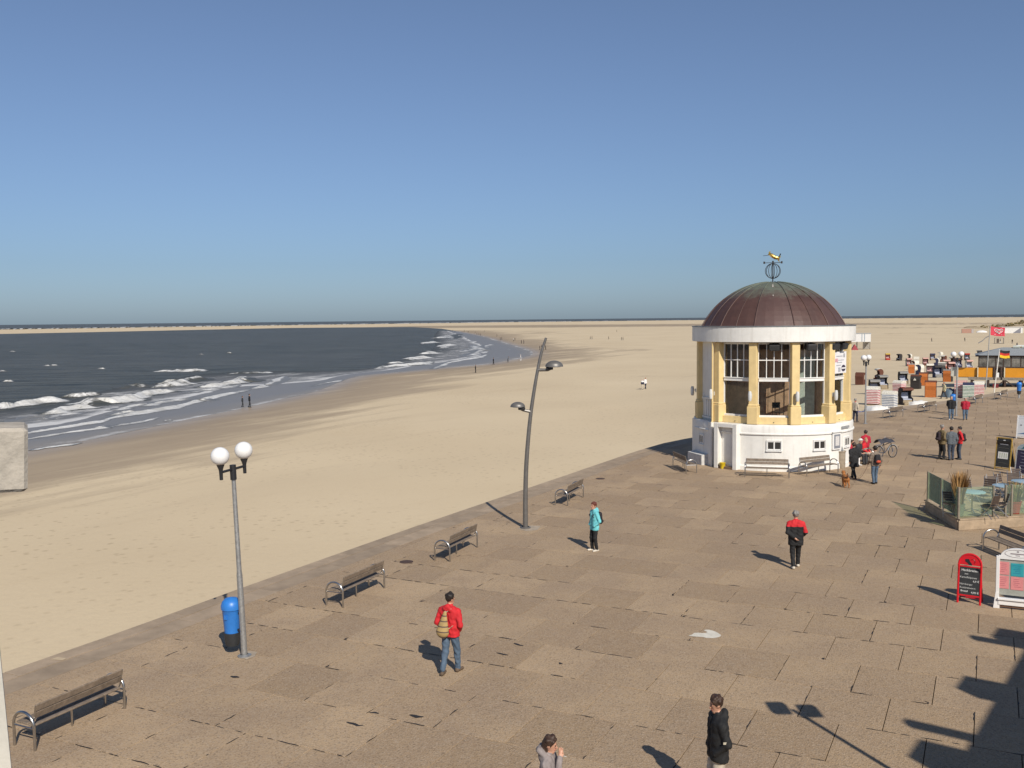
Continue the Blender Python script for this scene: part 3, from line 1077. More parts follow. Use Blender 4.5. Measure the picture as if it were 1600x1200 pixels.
# inner lining of the closed bays, seen through the windows, and the floor
wall = MB()
for a in BAYS:
    if a in WINB or a == -58.5 + 360 or abs(a - 301.5) < 1:
        continue
    for k in range(5):
        wall.box((-.78 + .39 * k, 0.0, (ZP + ZS) / 2), (.38, .06, ZS - ZP - .02), M=bayM(a, 3.40), ch=.008)
wall.build('wood_lining', WOODIN, pav)
ext = MB()
for a in BAYS:
    if a in WINB or abs(a - 301.5) < 1:
        continue
    ext.box((0, 0, (ZP + ZS) / 2), (1.72, .12, ZS - ZP), M=bayM(a, 3.58))
ext.build('rear_wall', YELLOW, pav)
MB().lathe([(.001, ZP + .02), (3.45, ZP + .02)], 36).build('stage_floor', mat('stage_boards', (0.66, 0.48, 0.31), .5, var=.15), pav)
shell = MB()
for k in range(13):
    x = -2.4 + .4 * k
    shell.box((x, -1.45 + .22 * (1 - (x / 2.4) ** 2), (ZP + ZS) / 2 - .2), (.385, .05, ZS - ZP - .45), ch=.008)
shell.build('added_partition', WOODIN, pav)  # added partition, set close behind the windows so the sun lights it
MB().box((1.75, -1.44, 4.1), (.75, .05, 3.0)).build('pale_door_leaf', mat('pale_green_panel', (.74, .75, .64), .6), pav)
MB().box((-1.5, -1.5, 4.6), (1.2, .06, .14), M=Matrix.Rotation(R(-20), 4, 'Y')).build('stair_rail', WHITE_FRAME, pav)
# things inside, each only a few pixels
inn = mat('orange_crate_wood', (0.45, 0.17, 0.04), .7)
def local_box(name, deg, r, s, m, z=ZP + .025, rz=0):
    p = pol(r, deg, z + s[2] / 2)
    MB().box(p, s, M=None, ch=.01).build(name, m, pav)
local_box('stage_box', 3, 2.75, (.8, .4, .32), inn)
local_box('stage_box', 24, 2.5, (.45, .45, .5), inn)
st = MB()
for sx in (-.2, .2):
    for sy in (-.2, .2):
        st.tube([(sx, sy, 0), (sx, sy, .45 if sy < 0 else .95)], .018, 6)
st.box((0, 0, .46), (.46, .46, .04)); st.box((0, .2, .8), (.44, .03, .3))
p = pol(2.2, 8, ZP + .025)
st.build('stage_chair', BLACK, pav, loc=p, rz=.5)

# fascia ring and soffit
ring = MB().lathe([(3.35, ZR0 + .06), (RRING - .35, ZR0 + .0), (RRING - .02, ZR0), (RRING, ZR0 + .02), (RRING, ZR1 - .03), (RRING - .03, ZR1), (RRING - .12, ZR1 + .012), (3.6, ZR1 - .05)], 84)
ring.build('fascia', WHITE, pav, smooth=True)
MB().lathe([(RRING + .03, ZR1 - .015), (RRING + .03, ZR1 + .02), (RRING - .1, ZR1 + .03)], 84).build('gutter_edge', mat('zinc_edge', (.3, .31, .31), .5, .6), pav, smooth=True)
MB().lathe([(.001, ZR0 + .07), (3.36, ZR0 + .065)], 36).build('ceiling', mat('pale_ceiling', (.70, .64, .55), .8), pav)

def make_copper():
    m = bpy.data.materials.new('weathered_copper'); m.use_nodes = True
    N, L = nodes(m); b = N['Principled BSDF']
    tc = N.new('ShaderNodeTexCoord').outputs['Object']
    sp = N.new('ShaderNodeSeparateXYZ'); L.new(tc, sp.inputs[0])
    n1 = noise(N, L, tc, 1.1, 7, .65)
    n2 = noise(N, L, tc, 3.0, 7, .7, (1.0, 1.0, .25))
    oi = N.new('ShaderNodeObjectInfo').outputs['Random']
    col = mixc(N, L, ramp(N, L, n1, [(.3, 0.0), (.7, 1.0)]), (0.060, 0.030, 0.024), (0.105, 0.052, 0.040))
    col = mixc(N, L, mathn(N, L, 'MULTIPLY', oi, .55), col, (0.10, 0.06, 0.055))
    h = N.new('ShaderNodeMapRange'); h.inputs['From Min'].default_value = 8.35; h.inputs['From Max'].default_value = 9.5
    L.new(sp.outputs['Z'], h.inputs['Value'])
    k = mathn(N, L, 'ADD', mathn(N, L, 'MULTIPLY', h.outputs[0], .62), mathn(N, L, 'MULTIPLY', n2, .75))
    col = mixc(N, L, ramp(N, L, k, [(.52, 0.0), (.88, 0.85)]), col, (0.14, 0.165, 0.125))
    L.new(col, b.inputs['Base Color'])
    b.inputs['Metallic'].default_value = .12
    L.new(ramp(N, L, n2, [(.3, .42), (.7, .65)]), b.inputs['Roughness'])
    bp = N.new('ShaderNodeBump'); bp.inputs['Strength'].default_value = .25; bp.inputs['Distance'].default_value = .05
    L.new(n1, bp.inputs['Height']); L.new(bp.outputs['Normal'], b.inputs['Normal'])
    return m
COPPER = make_copper()
RB = 3.74
hcap = ZA - ZR1
RS = (RB * RB + hcap * hcap) / (2 * hcap)
ZC = ZA - RS
def dome_r(z):
    return math.sqrt(max(1e-6, RS * RS - (z - ZC) ** 2))
zs_ = [ZR1 - .03 + (ZA - .012 - ZR1 + .03) * (1 - (1 - t) ** 1.7) for t in np.linspace(0, 1, 15)]
for k in range(12):
    a0 = COLS[k] + 0.0
    pm_ = MB()
    for j in range(4):
        b0, b1 = a0 + 7.5 * j, a0 + 7.5 * (j + 1)
        g = lambda aa, z: pol(dome_r(z) * (1 - 0.006 * math.sin(math.pi * (aa - a0) / 30)), aa, z)
        for z0, z1 in zip(zs_[:-1], zs_[1:]):
            pm_.add([g(b0, z0), g(b1, z0), g(b1, z1), g(b0, z1)], [(0, 1, 2, 3)])
    pm_.build('dome_panel', COPPER, pav, smooth='all')
    rib = MB().tube([pol(dome_r(z) + .012, a0, z + .008) for z in zs_], .032, 5)
    rib.build('dome_rib', COPPER, pav)
    if k in (10, 11, 9, 2, 1):
        MB().tube([pol(dome_r(z) + .004, a0 + 15, z + .002) for z in zs_], .014, 4).build('dome_seam', COPPER, pav)
BIRDLIME = mat('pale_streak', (0.42, 0.38, 0.34), .9)
MB().add([pol(dome_r(z) + .01, a, z + .006) for z, a in ((9.45, 0.5), (9.3, -1.2), (8.75, .2), (8.75, 1.0), (9.3, 1.6))], [(0, 1, 2, 3, 4)]).build('dome_streak', BIRDLIME, pav)

# weather vane: cage of hoops on a mast with a gilded leaping fish
vane = thing('weather_vane', 'gilded leaping figure above an iron hoop cage on the dome', 'weather vane', (PAV.x, PAV.y, ZA), PRZ)
IRONB = mat('dark_iron', (0.045, 0.04, 0.038), .55, .3)
MB().tube([(0, 0, -.03), (0, 0, 1.12)], .03, 8).build('mast', IRONB, vane)
for k in range(4):
    a = R(45 * k + 12)
    cg = MB().tube([(.40 * math.sin(t) * math.cos(a), .40 * math.sin(t) * math.sin(a), .58 + .40 * math.cos(t)) for t in np.linspace(0, 2 * math.pi, 25)[:-1]], .016, 5, closed=True)
    cg.build('hoop', IRONB, vane)
cr = MB()
for a in (0, 90):
    cr.box((0, 0, 1.02), (.9 if a == 0 else .03, .03 if a == 0 else .9, .03))
for x, y in ((.45, 0), (-.45, 0), (0, .45), (0, -.45)):
    cr.box((x, y, 1.03), (.09, .02, .12))
cr.build('compass_cross', IRONB, vane)
GOLD = mat('gilding', (0.85, 0.55, 0.14), .25, .9, var=.1)
fsh = MB()
pth = [(.28, 0, 1.10), (.30, 0, 1.20), (.24, 0, 1.26), (.12, 0, 1.29), (0, 0, 1.36), (-.10, 0, 1.44), (-.18, 0, 1.48), (-.26, 0, 1.44)]
fsh.tube(pth, [.02, .06, .095, .10, .10, .09, .07, .02], 10)
fsh.prism([(.26, 1.22), (.42, 1.48), (.36, 1.50), (.40, 1.30), (.30, 1.24)], .03)
fsh.prism([(.25, 1.14), (.36, 1.02), (.30, 1.22)], .03)
fsh.prism([(-.12, 1.46), (-.14, 1.66), (-.24, 1.56), (-.2, 1.46)], .04)
fsh.build('gilded_figure', GOLD, vane, smooth=True)
MB().tube([(-.24, 0, 1.42), (-.52, 0, 1.40)], .012, 5).build('pointer', IRONB, vane)

# door in its projecting surround
M = bayM(-31.0, RPL - .12)
dr = MB()
dr.box((-.55, -.10, 1.16), (.24, .60, 2.32), M=M, ch=.015)
dr.box((.55, -.10, 1.16), (.24, .60, 2.32), M=M, ch=.015)
dr.box((0, -.10, 2.22), (.86, .60, .20), M=M, ch=.015)
dr.build('door_surround', WHITE, pav)
dm = MB()
for k in range(6):
    dm.box((-.36 + .145 * k, .02, 1.10), (.138, .05, 2.04), M=M, ch=.008)
door = dm.build('door', mat('door_paint', (.74, .70, .62), .5, var=.05), pav)
MB().box((-.34, -.03, 1.05), (.05, .03, .2), M=M).tube([(-.34, -.06, 1.12), (-.22, -.06, 1.12)], .012, 6, M=M).build('handle', STEEL, door)
MB().box((0, -.24, .06), (.85, .3, .12), M=M).build('step', mat('brown_step', (.2, .13, .08), .8), pav)

# little cellar windows in deep reveals
def cellar(deg, wide=.62):
    M = bayM(deg, RPL - .03)
    f = MB()
    f.box((0, .0, 1.55), (wide + .12, .10, .04), M=M); f.box((0, .0, 1.03), (wide + .16, .16, .05), M=M)
    for s in (-1, 1):
        f.box((s * (wide / 2 + .04), 0, 1.29), (.05, .10, .48), M=M)
    f.box((0, -.01, 1.29), (.06, .06, .46), M=M)
    f.box((0, .0, 1.10), (wide, .06, .06), M=M); f.box((0, .0, 1.50), (wide, .06, .05), M=M)
    w = f.build('cellar_window', WHITE_FRAME, pav)
    for s in (-1, 1):
        MB().box((s * (wide / 4 + .008), .0, 1.30), (wide / 2 - .06, .05, .34), M=M).build('pane', mat('dark_pane', (.035, .035, .035), .1, var=.05), w)
cellar(1.8); cellar(34.0); cellar(-60.0, .4); cellar(64, .5)
M = bayM(49, RPL - .01)
nb = MB().box((0, -.03, 1.42), (.62, .10, .86), M=M, ch=.015).box((0, -.06, 1.9), (.74, .16, .05), M=M)
nbo = nb.build('notice_case', WHITE_FRAME, pav)
MB().box((0, -.085, 1.42), (.46, .02, .70), M=M).build('frame', mat('case_grey', (.22, .23, .26), .5), nbo)
MB().box((0, -.098, 1.44), (.30, .012, .48), M=M).build('notice', mat('notice_paper', (.62, .60, .58), .8, var=.15, scale=18), nbo)
MB().box((0, -.02, 2.08), (.75, .04, .12), M=bayM(60, RPL + .02)).build('name_plate', mat('grey_plate', (.33, .34, .34), .5), pav)

# loudspeakers under the fascia, wall lamps, banner, drain pipe
for i, (a, t) in enumerate(((1.5, 'left-hand'), (28, 'second'), (50, 'third'), (62, 'right-hand'))):
    spk = thing('loudspeaker', {0: 'black loudspeaker under the fascia above the middle window', 1: 'black loudspeaker under the fascia above the right front window', 2: 'black loudspeaker in the pair above the white banner', 3: 'black loudspeaker at the right edge under the white fascia'}[i],
                'loudspeaker', PAV, PRZ, group='loudspeakers under the fascia')
    M = bayM(a, 3.92 if i else 3.86, 6.20) @ Matrix.Rotation(R(14), 4, 'X')
    MB().box((0, 0, 0), (.56, .36, .34), M=M, ch=.05).build('cabinet', BLACK, spk)
    MB().box((0, -.182, 0), (.46, .015, .24), M=M, ch=.006).build('grille', mat('speaker_grille', (.035, .035, .035), .8, bump=.5, bscale=200), spk)
    MB().box((0, .0, .20), (.08, .1, .16), M=M).build('bracket', BLACK, spk)
LGREY = mat('lamp_grey_white', (.62, .62, .60), .4, var=.05)
for i, (a, lab) in enumerate(((-46, 'small white wall lamp beside the drain pipe on the pavilion'), (-14.5, 'small white wall lamp left of the middle pavilion window'), (16.8, 'small grey wall lamp on the column right of the middle window'), (47, 'small white wall lamp near the pavilion banner'), (-78, 'small wall lamp sticking out from the seaward side of the pavilion'))):
    lp = thing('wall_lamp', lab, 'lamp', PAV, PRZ, group='wall lamps of the pavilion')
    M = bayM(a, RCOL + .30, 3.75)
    MB().lathe([(.001, .26), (.07, .25), (.095, .12), (.095, -.12), (.07, -.24), (.001, -.25)], 12, (0, -.14, 0), M=M).build('shade', LGREY, lp, smooth=True)
    MB().tube([(0, .05, .05), (0, -.10, .05)], .025, 6, M=M).box((0, .04, .03), (.12, .04, .2), M=M).build('arm', LGREY, lp)
# banner with small print: an oval badge and grey lines
M = bayM(61.0, 3.82, 5.35)
bn = thing('banner', 'white printed banner hung between two columns above the right window', 'banner', PAV, PRZ)
MB().box((0, 0, 0), (1.35, .02, 1.10), M=M).build('cloth', mat('banner_white', (.78, .76, .76), .7, var=.04), bn)
pr = MB()
for x, z, w, h in ((-.1, .32, .7, .05), (0, .12, .8, .04), (-.1, 0.0, .6, .04), (-.2, -.14, .5, .05), (.42, .35, .2, .2)):
    pr.box((x, -.013, z), (w, .004, h), M=M)
pr.build('print', mat('banner_grey_print', (.42, .42, .44), .7), bn)
MB().box((-.45, -.014, .12), (.35, .004, .18), M=M).build('print', mat('banner_pink', (.7, .38, .42), .7), bn)
MB().prism([(.36 + .24 * math.cos(t), -.30 + .17 * math.sin(t)) for t in np.linspace(0, 2 * math.pi, 20)[:-1]], .006, M=M @ Matrix.Translation((0, -.014, 0))).build('badge', mat('banner_navy', (.05, .04, .07), .6), bn)
MB().box((.36, -.019, -.30), (.44, .004, .07), M=M).build('badge_bar', mat('banner_white', (.78, .76, .76)), bn)
MB().box((-.1, -.015, -.36), (.26, .004, .22), M=M).build('print', mat('banner_grey_print', (.42, .42, .44)), bn)
dp = MB()
dp.tube([pol(RCOL + .36, -45.5, 6.45), pol(RCOL + .36, -45.5, ZP)], .05, 8, 0)
dp.tube([pol(RPL + .16, -44.0, ZP), pol(RPL + .16, -44.0, .0)], .05, 8, 1)
dp.tube([pol(RCOL + .36, -45.5, ZP + .02), pol(RPL + .16, -44.0, ZP - .05)], .05, 8, 0)
dp.build('drain_pipe', [YELLOW, WHITE], pav)
MB().add([pol(RPL + .32, -52, 0), pol(RPL + .42, -72, 0), pol(RPL + .05, -72, 0), pol(RPL - .1, -50, 0), pol(RPL + .32, -52, .52), pol(RPL + .42, -72, .52), pol(RPL + .05, -72, .60), pol(RPL - .1, -50, .60)],
         [(0, 1, 5, 4), (4, 5, 6, 7), (0, 4, 7, 3), (1, 2, 6, 5)]).build('rough_foot', mat('rough_white', (.6, .59, .56), .9, var=.15, bump=.8, bscale=9), pav)

# ================================================================== LAMPS
GLOBE = mat('opal_globe', (0.80, 0.79, 0.77), 0.25, var=0.02)
def globe_lamp(h=4.45):
    root = thing('globe_lamp', 'x', 'street lamp')
    MB().tube([(0, 0, 0), (0, 0, 1.9), (0, 0, 2.0), (0, 0, h)], [.072, .066, .055, .048], 14).lathe([(.16, .0), (.16, .02), (.09, .05)], 14).build('pole', GALV, root, smooth=True)
    hd = MB()
    hd.tube([(0, 0, h - .08), (0, 0, h + .26)], .072, 12)
    hd.tube([(-.46, 0, h + .16), (.46, 0, h + .16)], .030, 8)
    hd.build('cross_arm', BLACK, root, smooth=True)
    for s in (-1, 1):
        MB().lathe([(.001, -.15), (.038, -.15), (.042, .04), (.05, .09), (.088, .19), (.092, .21), (.001, .21)], 14, (s * .46, 0, h + .14)).build('socket', BLACK, root, smooth=True)
        MB().ball((s * .46, 0, h + .14 + .19 + .195), .205, 28).build('globe', GLOBE, root, smooth='all')
    return root
gl = globe_lamp(4.20)
p = at_z(382, 1025)
gl.location = p; gl.rotation_euler = (0, 0, R(72)); gl.rotation_euler = (Matrix.Rotation(R(-1.8), 3, 'Y') @ Matrix.Rotation(R(72), 3, 'Z')).to_euler(); tag(gl, 'grey post with two white globe lamps beside the near blue bin', 'street lamp', 'twin globe street lamps')
def place_globe(px, py, lab, rz, sc=1.0):
    p = at_z(px, py)
    o = dup(gl, p, rz, lab, 'twin globe street lamps')
    o.rotation_euler = (0, 0, rz)
    return o
place_globe(1352, 662, 'twin globe lamp standing just right of the pavilion', R(50))
place_globe(1494, 650, 'twin globe lamp behind the couple in dark and red jackets', R(30))
o = place_globe(1606, 628, 'globe lamp cut by the right edge of the picture', R(30))

# tall curved lamp with two hooded heads
base = at_z(821, 825)
cl = thing('curved_lamp', 'tall curved grey lamp post with two domed heads', 'street lamp', base, 0.0)
def cpt(px, py):
    d = ray(px, py)
    t = base.y / d[1]
    return Vector((d[0] * t - base.x, 0, CAM_H + d[2] * t))
cpts = [Vector((0, 0, -.02))] + [cpt(x, y) for x, y in ((821, 780), (822, 735), (825, 690), (829, 650), (834, 615), (840, 580), (846, 552), (853.5, 528))]
cpts = [Vector((q.x, 0.02 * i, q.z)) for i, q in enumerate(cpts)]
sm = [Vector(q) for q in catmull([tuple(q) for q in cpts], 4)]
MB().tube(sm, [.095 - .05 * i / (len(sm) - 1) for i in range(len(sm))], 14).build('pole', GREYMETAL, cl, smooth=True)
MB().lathe([(.2, 0), (.2, .03), (.14, .06)], 16).build('base_plate', GREYMETAL, cl)
def hood(c, r, side, arm_from):
    hd = MB()
    n = 20
    m = 7
    vs_, fs_ = [], []
    for i in range(m + 1):
        t = (math.pi / 2) * i / m
        for k in range(n):
            a = 2 * math.pi * k / n
            vs_.append((c.x + r * math.sin(t) * math.cos(a) * 1.05, c.y + r * .8 * math.sin(t) * math.sin(a), c.z + r * .72 * math.cos(t)))
    for i in range(m):
        for k in range(n):
            l = (k + 1) % n
            fs_.append((i * n + k, (i + 1) * n + k, (i + 1) * n + l, i * n + l))
    hd.add(vs_, fs_)
    o = hd.build('lamp_hood', GREYMETAL, cl, smooth='all')
    MB().lathe([(.001, -.015), (r * .72, -.015), (r * .78, .02)], 20, tuple(c)).build('diffuser', mat('lamp_diffuser', (.5, .5, .48), .3), o)
    MB().tube([arm_from, Vector((c.x - side * r * .75, c.y, c.z - .12)), Vector((c.x - side * r * .4, c.y, c.z - .07))], [.06, .05, .05], 8).build('arm', GREYMETAL, cl)
    MB().box((c.x - side * r * .55, c.y, c.z - .06), (.26, .2, .1), ch=.02).build('ballast', BLACK, cl)
h1 = cpt(866, 573); h1.y = .05
hood(h1, .315, 1, cpts[6] + Vector((0.02, 0, .04)))
h2 = cpt(809, 636); h2.y = .05
hood(h2, .26, -1, cpts[4] + Vector((0.02, 0, .15)))

# ================================================================== BENCHES
def bench(length=2.05):
    """local: X along the bench, sitters look towards +Y"""
    root = thing('bench', 'x', 'bench')
    for s in (-1, 1):
        x = s * length / 2
        pts = [(x, -.27, 0), (x, -.27, .42)] + [(x, -.27 * math.cos(R(t)), .42 + .25 * math.sin(R(t))) for t in range(15, 180, 15)] + [(x, .27, .42), (x, .27, 0)]
        MB().tube(pts, .026, 10).build('leg_hoop', STEEL, root, smooth=True)
    for k in range(3):
        MB().box((0, -.14 + .155 * k, .44 - .012 * (k == 0)), (length - .06, .14, .035), ch=.008).build('seat_slat', BENCHWOOD, root)
    Mb = Matrix.Translation((0, -.255, .70)) @ Matrix.Rotation(R(14), 4, 'X')
    for k in range(2):
        MB().box((0, 0, -.07 + .145 * k), (length - .08, .035, .13), M=Mb, ch=.008).build('back_slat', BENCHWOOD, root)
    for s in (-1, 1):
        MB().tube([(s * (length / 2 - .04), -.16, .40), (s * (length / 2 - .04), -.23, .56), (s * (length / 2 - .04), -.285, .82)], .018, 6).build('back_post', STEEL, root)
        MB().tube([(s * length / 2, -.25, .40), (s * length / 2, .25, .40)], .016, 6).build('seat_rail', STEEL, root)
    MB().tube([(.0, .0, 0.0), (.0, .0, .42)], .02, 8).build('centre_leg', STEEL, root)
    return root
def bench_ends(bn, a, b, face_left=True):
    """feet under the two ends on the promenade; the sitter looks to the left of a->b"""
    A, B = at_z(*a), at_z(*b)
    c = (A + B) / 2
    rz = math.atan2(B.y - A.y, B.x - A.x)
    bn.location = c
    bn.rotation_euler = (0, 0, rz + (0 if face_left else math.pi))
b0 = bench()
tag(b0, 'near steel and wood bench at the lower left edge of the promenade', 'bench', 'benches along the promenade')
BPOS = [((36, 1170), (182, 1103), None),
        ((519, 950), (592, 916), 'bench between the near globe lamp and the curved lamp, the nearer one'),
        ((685, 880), (740, 852), 'bench left of the curved lamp, the farther of the middle two'),
        ((872, 793), (907, 774), 'bench behind the woman in the turquoise jacket, right of the curved lamp'),
        ]
for i, (a, b, lab) in enumerate(BPOS):
    bn = b0 if i == 0 else dup(b0, (0, 0, 0), 0, lab, 'benches along the promenade')
    bench_ends(bn, a, b)
def more(a, b, lab, fl, grp='benches along the promenade'):
    bn = dup(b0, (0, 0, 0), 0, lab, grp)
    bench_ends(bn, a, b, fl)
    return bn
more((1166, 744), (1231, 746), 'bench against the pavilion plinth just right of its door', False, 'benches at the pavilion')
more((1247, 744), (1310, 737), 'bench against the pavilion plinth beside the steel waste bin', False, 'benches at the pavilion')
more((1056, 728), (1084, 741), 'shaded bench at the seaward foot of the pavilion', True, 'benches at the pavilion')
more((1379, 655), (1411, 650), 'far bench just right of the twin globe lamp by the pavilion', True, 'benches on the far promenade')
more((1432, 646), (1464, 641), 'far bench left of the couple in dark and red jackets', True, 'benches on the far promenade')
more((1511, 634), (1537, 628), 'far bench below the covered striped beach chairs', True, 'benches on the far promenade')
more((1553, 626), (1574, 621), 'far bench below the flagpoles', True, 'benches on the far promenade')
more((1546, 858), (1612, 885), 'dark wooden bench behind the red menu board', False, 'benches along the promenade')

# ================================================================== BINS
BLUE = mat('blue_plastic', (0.03, 0.19, 0.58), .4, var=.06)
DARKBIN = mat('dark_bin_plastic', (0.035, 0.038, 0.042), .55)
def blue_bin(name, lab, loc, rz=0.0):
    t = thing(name, lab, 'bin', loc, rz, group='blue litter bins')
    MB().lathe([(.17, .50), (.215, 1.08), (.225, 1.10), (.225, 1.14), (.19, 1.14)], 20).build('body', BLUE, t, smooth=True)
    MB().lathe([(.235, 1.08), (.24, 1.15), (.21, 1.25), (.14, 1.32), (.001, 1.35)], 20).build('lid', BLUE, t, smooth=True)
    MB().lathe([(.001, .22), (.145, .22), (.155, .24), (.185, .50), (.195, .53), (.16, .53)], 20).build('base', DARKBIN, t, smooth=True)
    MB().box((.0, -.205, .92), (.08, .03, .10)).build('latch', BLUE, t)
    return t
lp = at_z(382, 1025)
bb = blue_bin('litter_bin', 'blue litter bin with a dark base fixed to the near lamp post', (lp.x - .31, lp.y + .14, 0.12), R(-24))
MB().box((.28, 0, 1.00), (.16, .05, .05)).box((.26, 0, .60), (.2, .05, .05)).build('bracket', BLACK, bb)
bb.location.z = 0.0
p = at_z(1488, 650); q = blue_bin('litter_bin', 'blue litter bin behind the head of the man in the dark jacket', (34.4, 74.6, .22))
MB().box((0, 0, .0), (.12, .12, .5)).build('post', GALV, q)
p = at_z(1592, 622); q = blue_bin('litter_bin', 'blue litter bin at the right edge below the café', (p.x, p.y, .15))
MB().box((0, 0, .15), (.12, .12, .6)).build('post', GALV, q)
p = at_z(1313, 731)
wb = thing('waste_bin', 'stone-grey round waste bin between the pavilion bench and the seated people', 'bin', p)
MB().lathe([(.001, .0), (.22, .0), (.24, .05), (.24, .80), (.27, .82), (.27, .88), (.22, .88), (.20, .5)], 20).build('body', mat('bin_stone', (.33, .27, .20), .7, var=.15), wb, smooth=True)
MB().lathe([(.001, 1.12), (.03, 1.1), (.09, .93), (.10, .88)], 12, (.05, 0, 0)).build('ashtray_cone', mat('bin_cone', (.22, .22, .22), .5, .4), wb)
p = at_z(1129, 732)
bk = thing('bucket', 'small yellow bucket in front of the pavilion door', 'bucket', p)
YB = mat('yellow_plastic', (.75, .55, .02), .4)
MB().lathe([(.001, .0), (.11, .0), (.15, .28), (.16, .29), (.16, .31), (.14, .3), (.105, .02), (.001, .02)], 18).build('pail', YB, bk, smooth=True)
MB().tube([(.155 * math.cos(t), .155 * .3 * math.sin(t) , .29 + .02 * math.sin(t)) for t in np.linspace(0, math.pi, 12)], .006, 5).build('handle', STEEL, bk)
# ================================================================== CAFE TERRACE
def rect_at(a, b, h):
    pass
TC = at_z(1498, 829)                       # near corner of the raised deck
TEND = at_z(1446, 797)                     # its far left corner
TANG = R(11)
TM = Matrix.Translation(TC) @ Matrix.Rotation(TANG, 4, 'Z')
loc_end = TM.inverted() @ TEND
LD = loc_end.y
SK = loc_end.x / loc_end.y                 # the left side is not square to the front
DECK_H = .40
terr = thing('cafe_terrace', 'raised café deck with glass wind screens on the right', 'terrace', TC, TANG)   # local X along the front, local Y away
DECKW = mat('pale_deck_wood', (0.40, 0.30, 0.20), .8, var=.15, scale=3, obj_var=.1)
NB = 18
WT = 9.0
LB = LD + 2.4
for k in range(NB):
    y = LB * (k + .5) / NB
    x0 = SK * min(y, LD) + (.0 if y < LD else (y - LD) * 1.6)
    MB().box(((x0 + WT) / 2, y, DECK_H - .02), (WT - x0, LB / NB - .012, .04)).build('deck_board', DECKW, terr)
SA = math.atan2(LD, SK * LD)
SLEN = math.hypot(LD, SK * LD)
for z in (.06, .175, .29):
    MB().box((WT / 2, .02, z), (WT, .04, .115), ch=.006).build('front_board', DECKW, terr)
    MB().box((SLEN / 2 + .05, 0, z), (SLEN - .1, .04, .115), ch=.006).build('side_board', DECKW, terr, rz=SA)
SCREEN = glass_mat('screen_glass', (0.86, 0.95, 0.86), 1.06, .06)
POSTM = mat('screen_post', (0.30, 0.26, 0.20), .5, .3)
H1 = 1.10
def post(x, y, h=H1 + .05):
    MB().box((x, y, DECK_H + h / 2), (.07, .07, h), ch=.008).build('screen_post', POSTM, terr)
xs = [.05, 1.45, 1.95, 2.2, 3.7, 5.2]
for x in xs:
    post(x, .10)
post(.16 + SK * .4, .4, H1)
sl = [(.05, .10), (SK * LD * .55 + .06, LD * .55), (SK * LD + .06, LD - .05)]
for x, y in sl[1:]:
    post(x, y)
def glass(x0, y0, x1, y1):
    c = ((x0 + x1) / 2, (y0 + y1) / 2, DECK_H + .06 + H1 / 2)
    L_ = math.hypot(x1 - x0, y1 - y0) - .09
    MB().box((0, 0, 0), (L_, .012, H1 - .06)).build('glass_screen', SCREEN, terr, loc=c, rz=math.atan2(y1 - y0, x1 - x0))
for a, b in zip(xs[:-1], xs[1:]):
    if (a, b) != (1.45, 1.95):
        glass(a, .10, b, .10)
for a, b in zip(sl[:-1], sl[1:]):
    glass(*a, *b)

def T(x, y, z=0.0):
    return TM @ Vector((x, y, z + DECK_H))
def D(px, py, h):
    """a spot on the deck below the sight line at height h above it"""
    p = at_z(px, py, DECK_H + h)
    return Vector((p.x, p.y, DECK_H))

# dry ornamental grass in a planter behind the corner of the screen
GRASS = mat('dry_grass', (0.42, 0.24, 0.09), .8, var=.25, scale=3)
GRASSG = mat('green_grass', (0.16, 0.17, 0.06), .8, var=.25, scale=3)
def grass_pot(lab, loc, pm_, h, spread, n, mats, ph=.45, pr=.22):
    t = thing('planter', lab, 'planter', loc)
    MB().lathe([(.001, 0), (pr * .75, 0), (pr, ph), (pr + .02, ph), (pr + .02, ph + .04), (pr - .03, ph + .04), (pr - .05, ph - .06), (.001, ph - .06)], 18).build('pot', pm_, t, smooth=True)
    g = MB()
    for i in range(n):
        a = random.uniform(0, 6.283); r0 = random.uniform(0, pr * .7)
        hh = h * random.uniform(.55, 1.0); out = spread * random.uniform(.1, 1.0) * (hh / h)
        x, y = r0 * math.cos(a), r0 * math.sin(a)
        pts = [Vector((x + out * s ** 2 * math.cos(a), y + out * s ** 2 * math.sin(a), ph - .06 + hh * s)) for s in (0, .4, .75, 1)]
        w = random.uniform(.006, .012)
        sd = Vector((-math.sin(a + .7), math.cos(a + .7), 0)) * w
        g.add([pts[0] - sd, pts[0] + sd, pts[1] - sd, pts[1] + sd, pts[2] - sd * 1.6, pts[2] + sd * 1.6, pts[3]], [(0, 1, 3, 2), (2, 3, 5, 4), (4, 5, 6)], random.choice(range(len(mats))))
    g.build('grass', mats, t)
    return t
p = T(.36, .52)
grass_pot('tall dry ornamental grass in a pot at the terrace corner', p, mat('grey_pot', (.16, .15, .13), .7), 1.35, .36, 420, [GRASS], .42, .2)
p = T(2.62, .5)
grass_pot('red pot with dry grass behind the screen at the right edge', p, mat('red_pot', (.35, .035, .03), .5), .85, .35, 260, [GRASS, GRASSG], .42, .25)

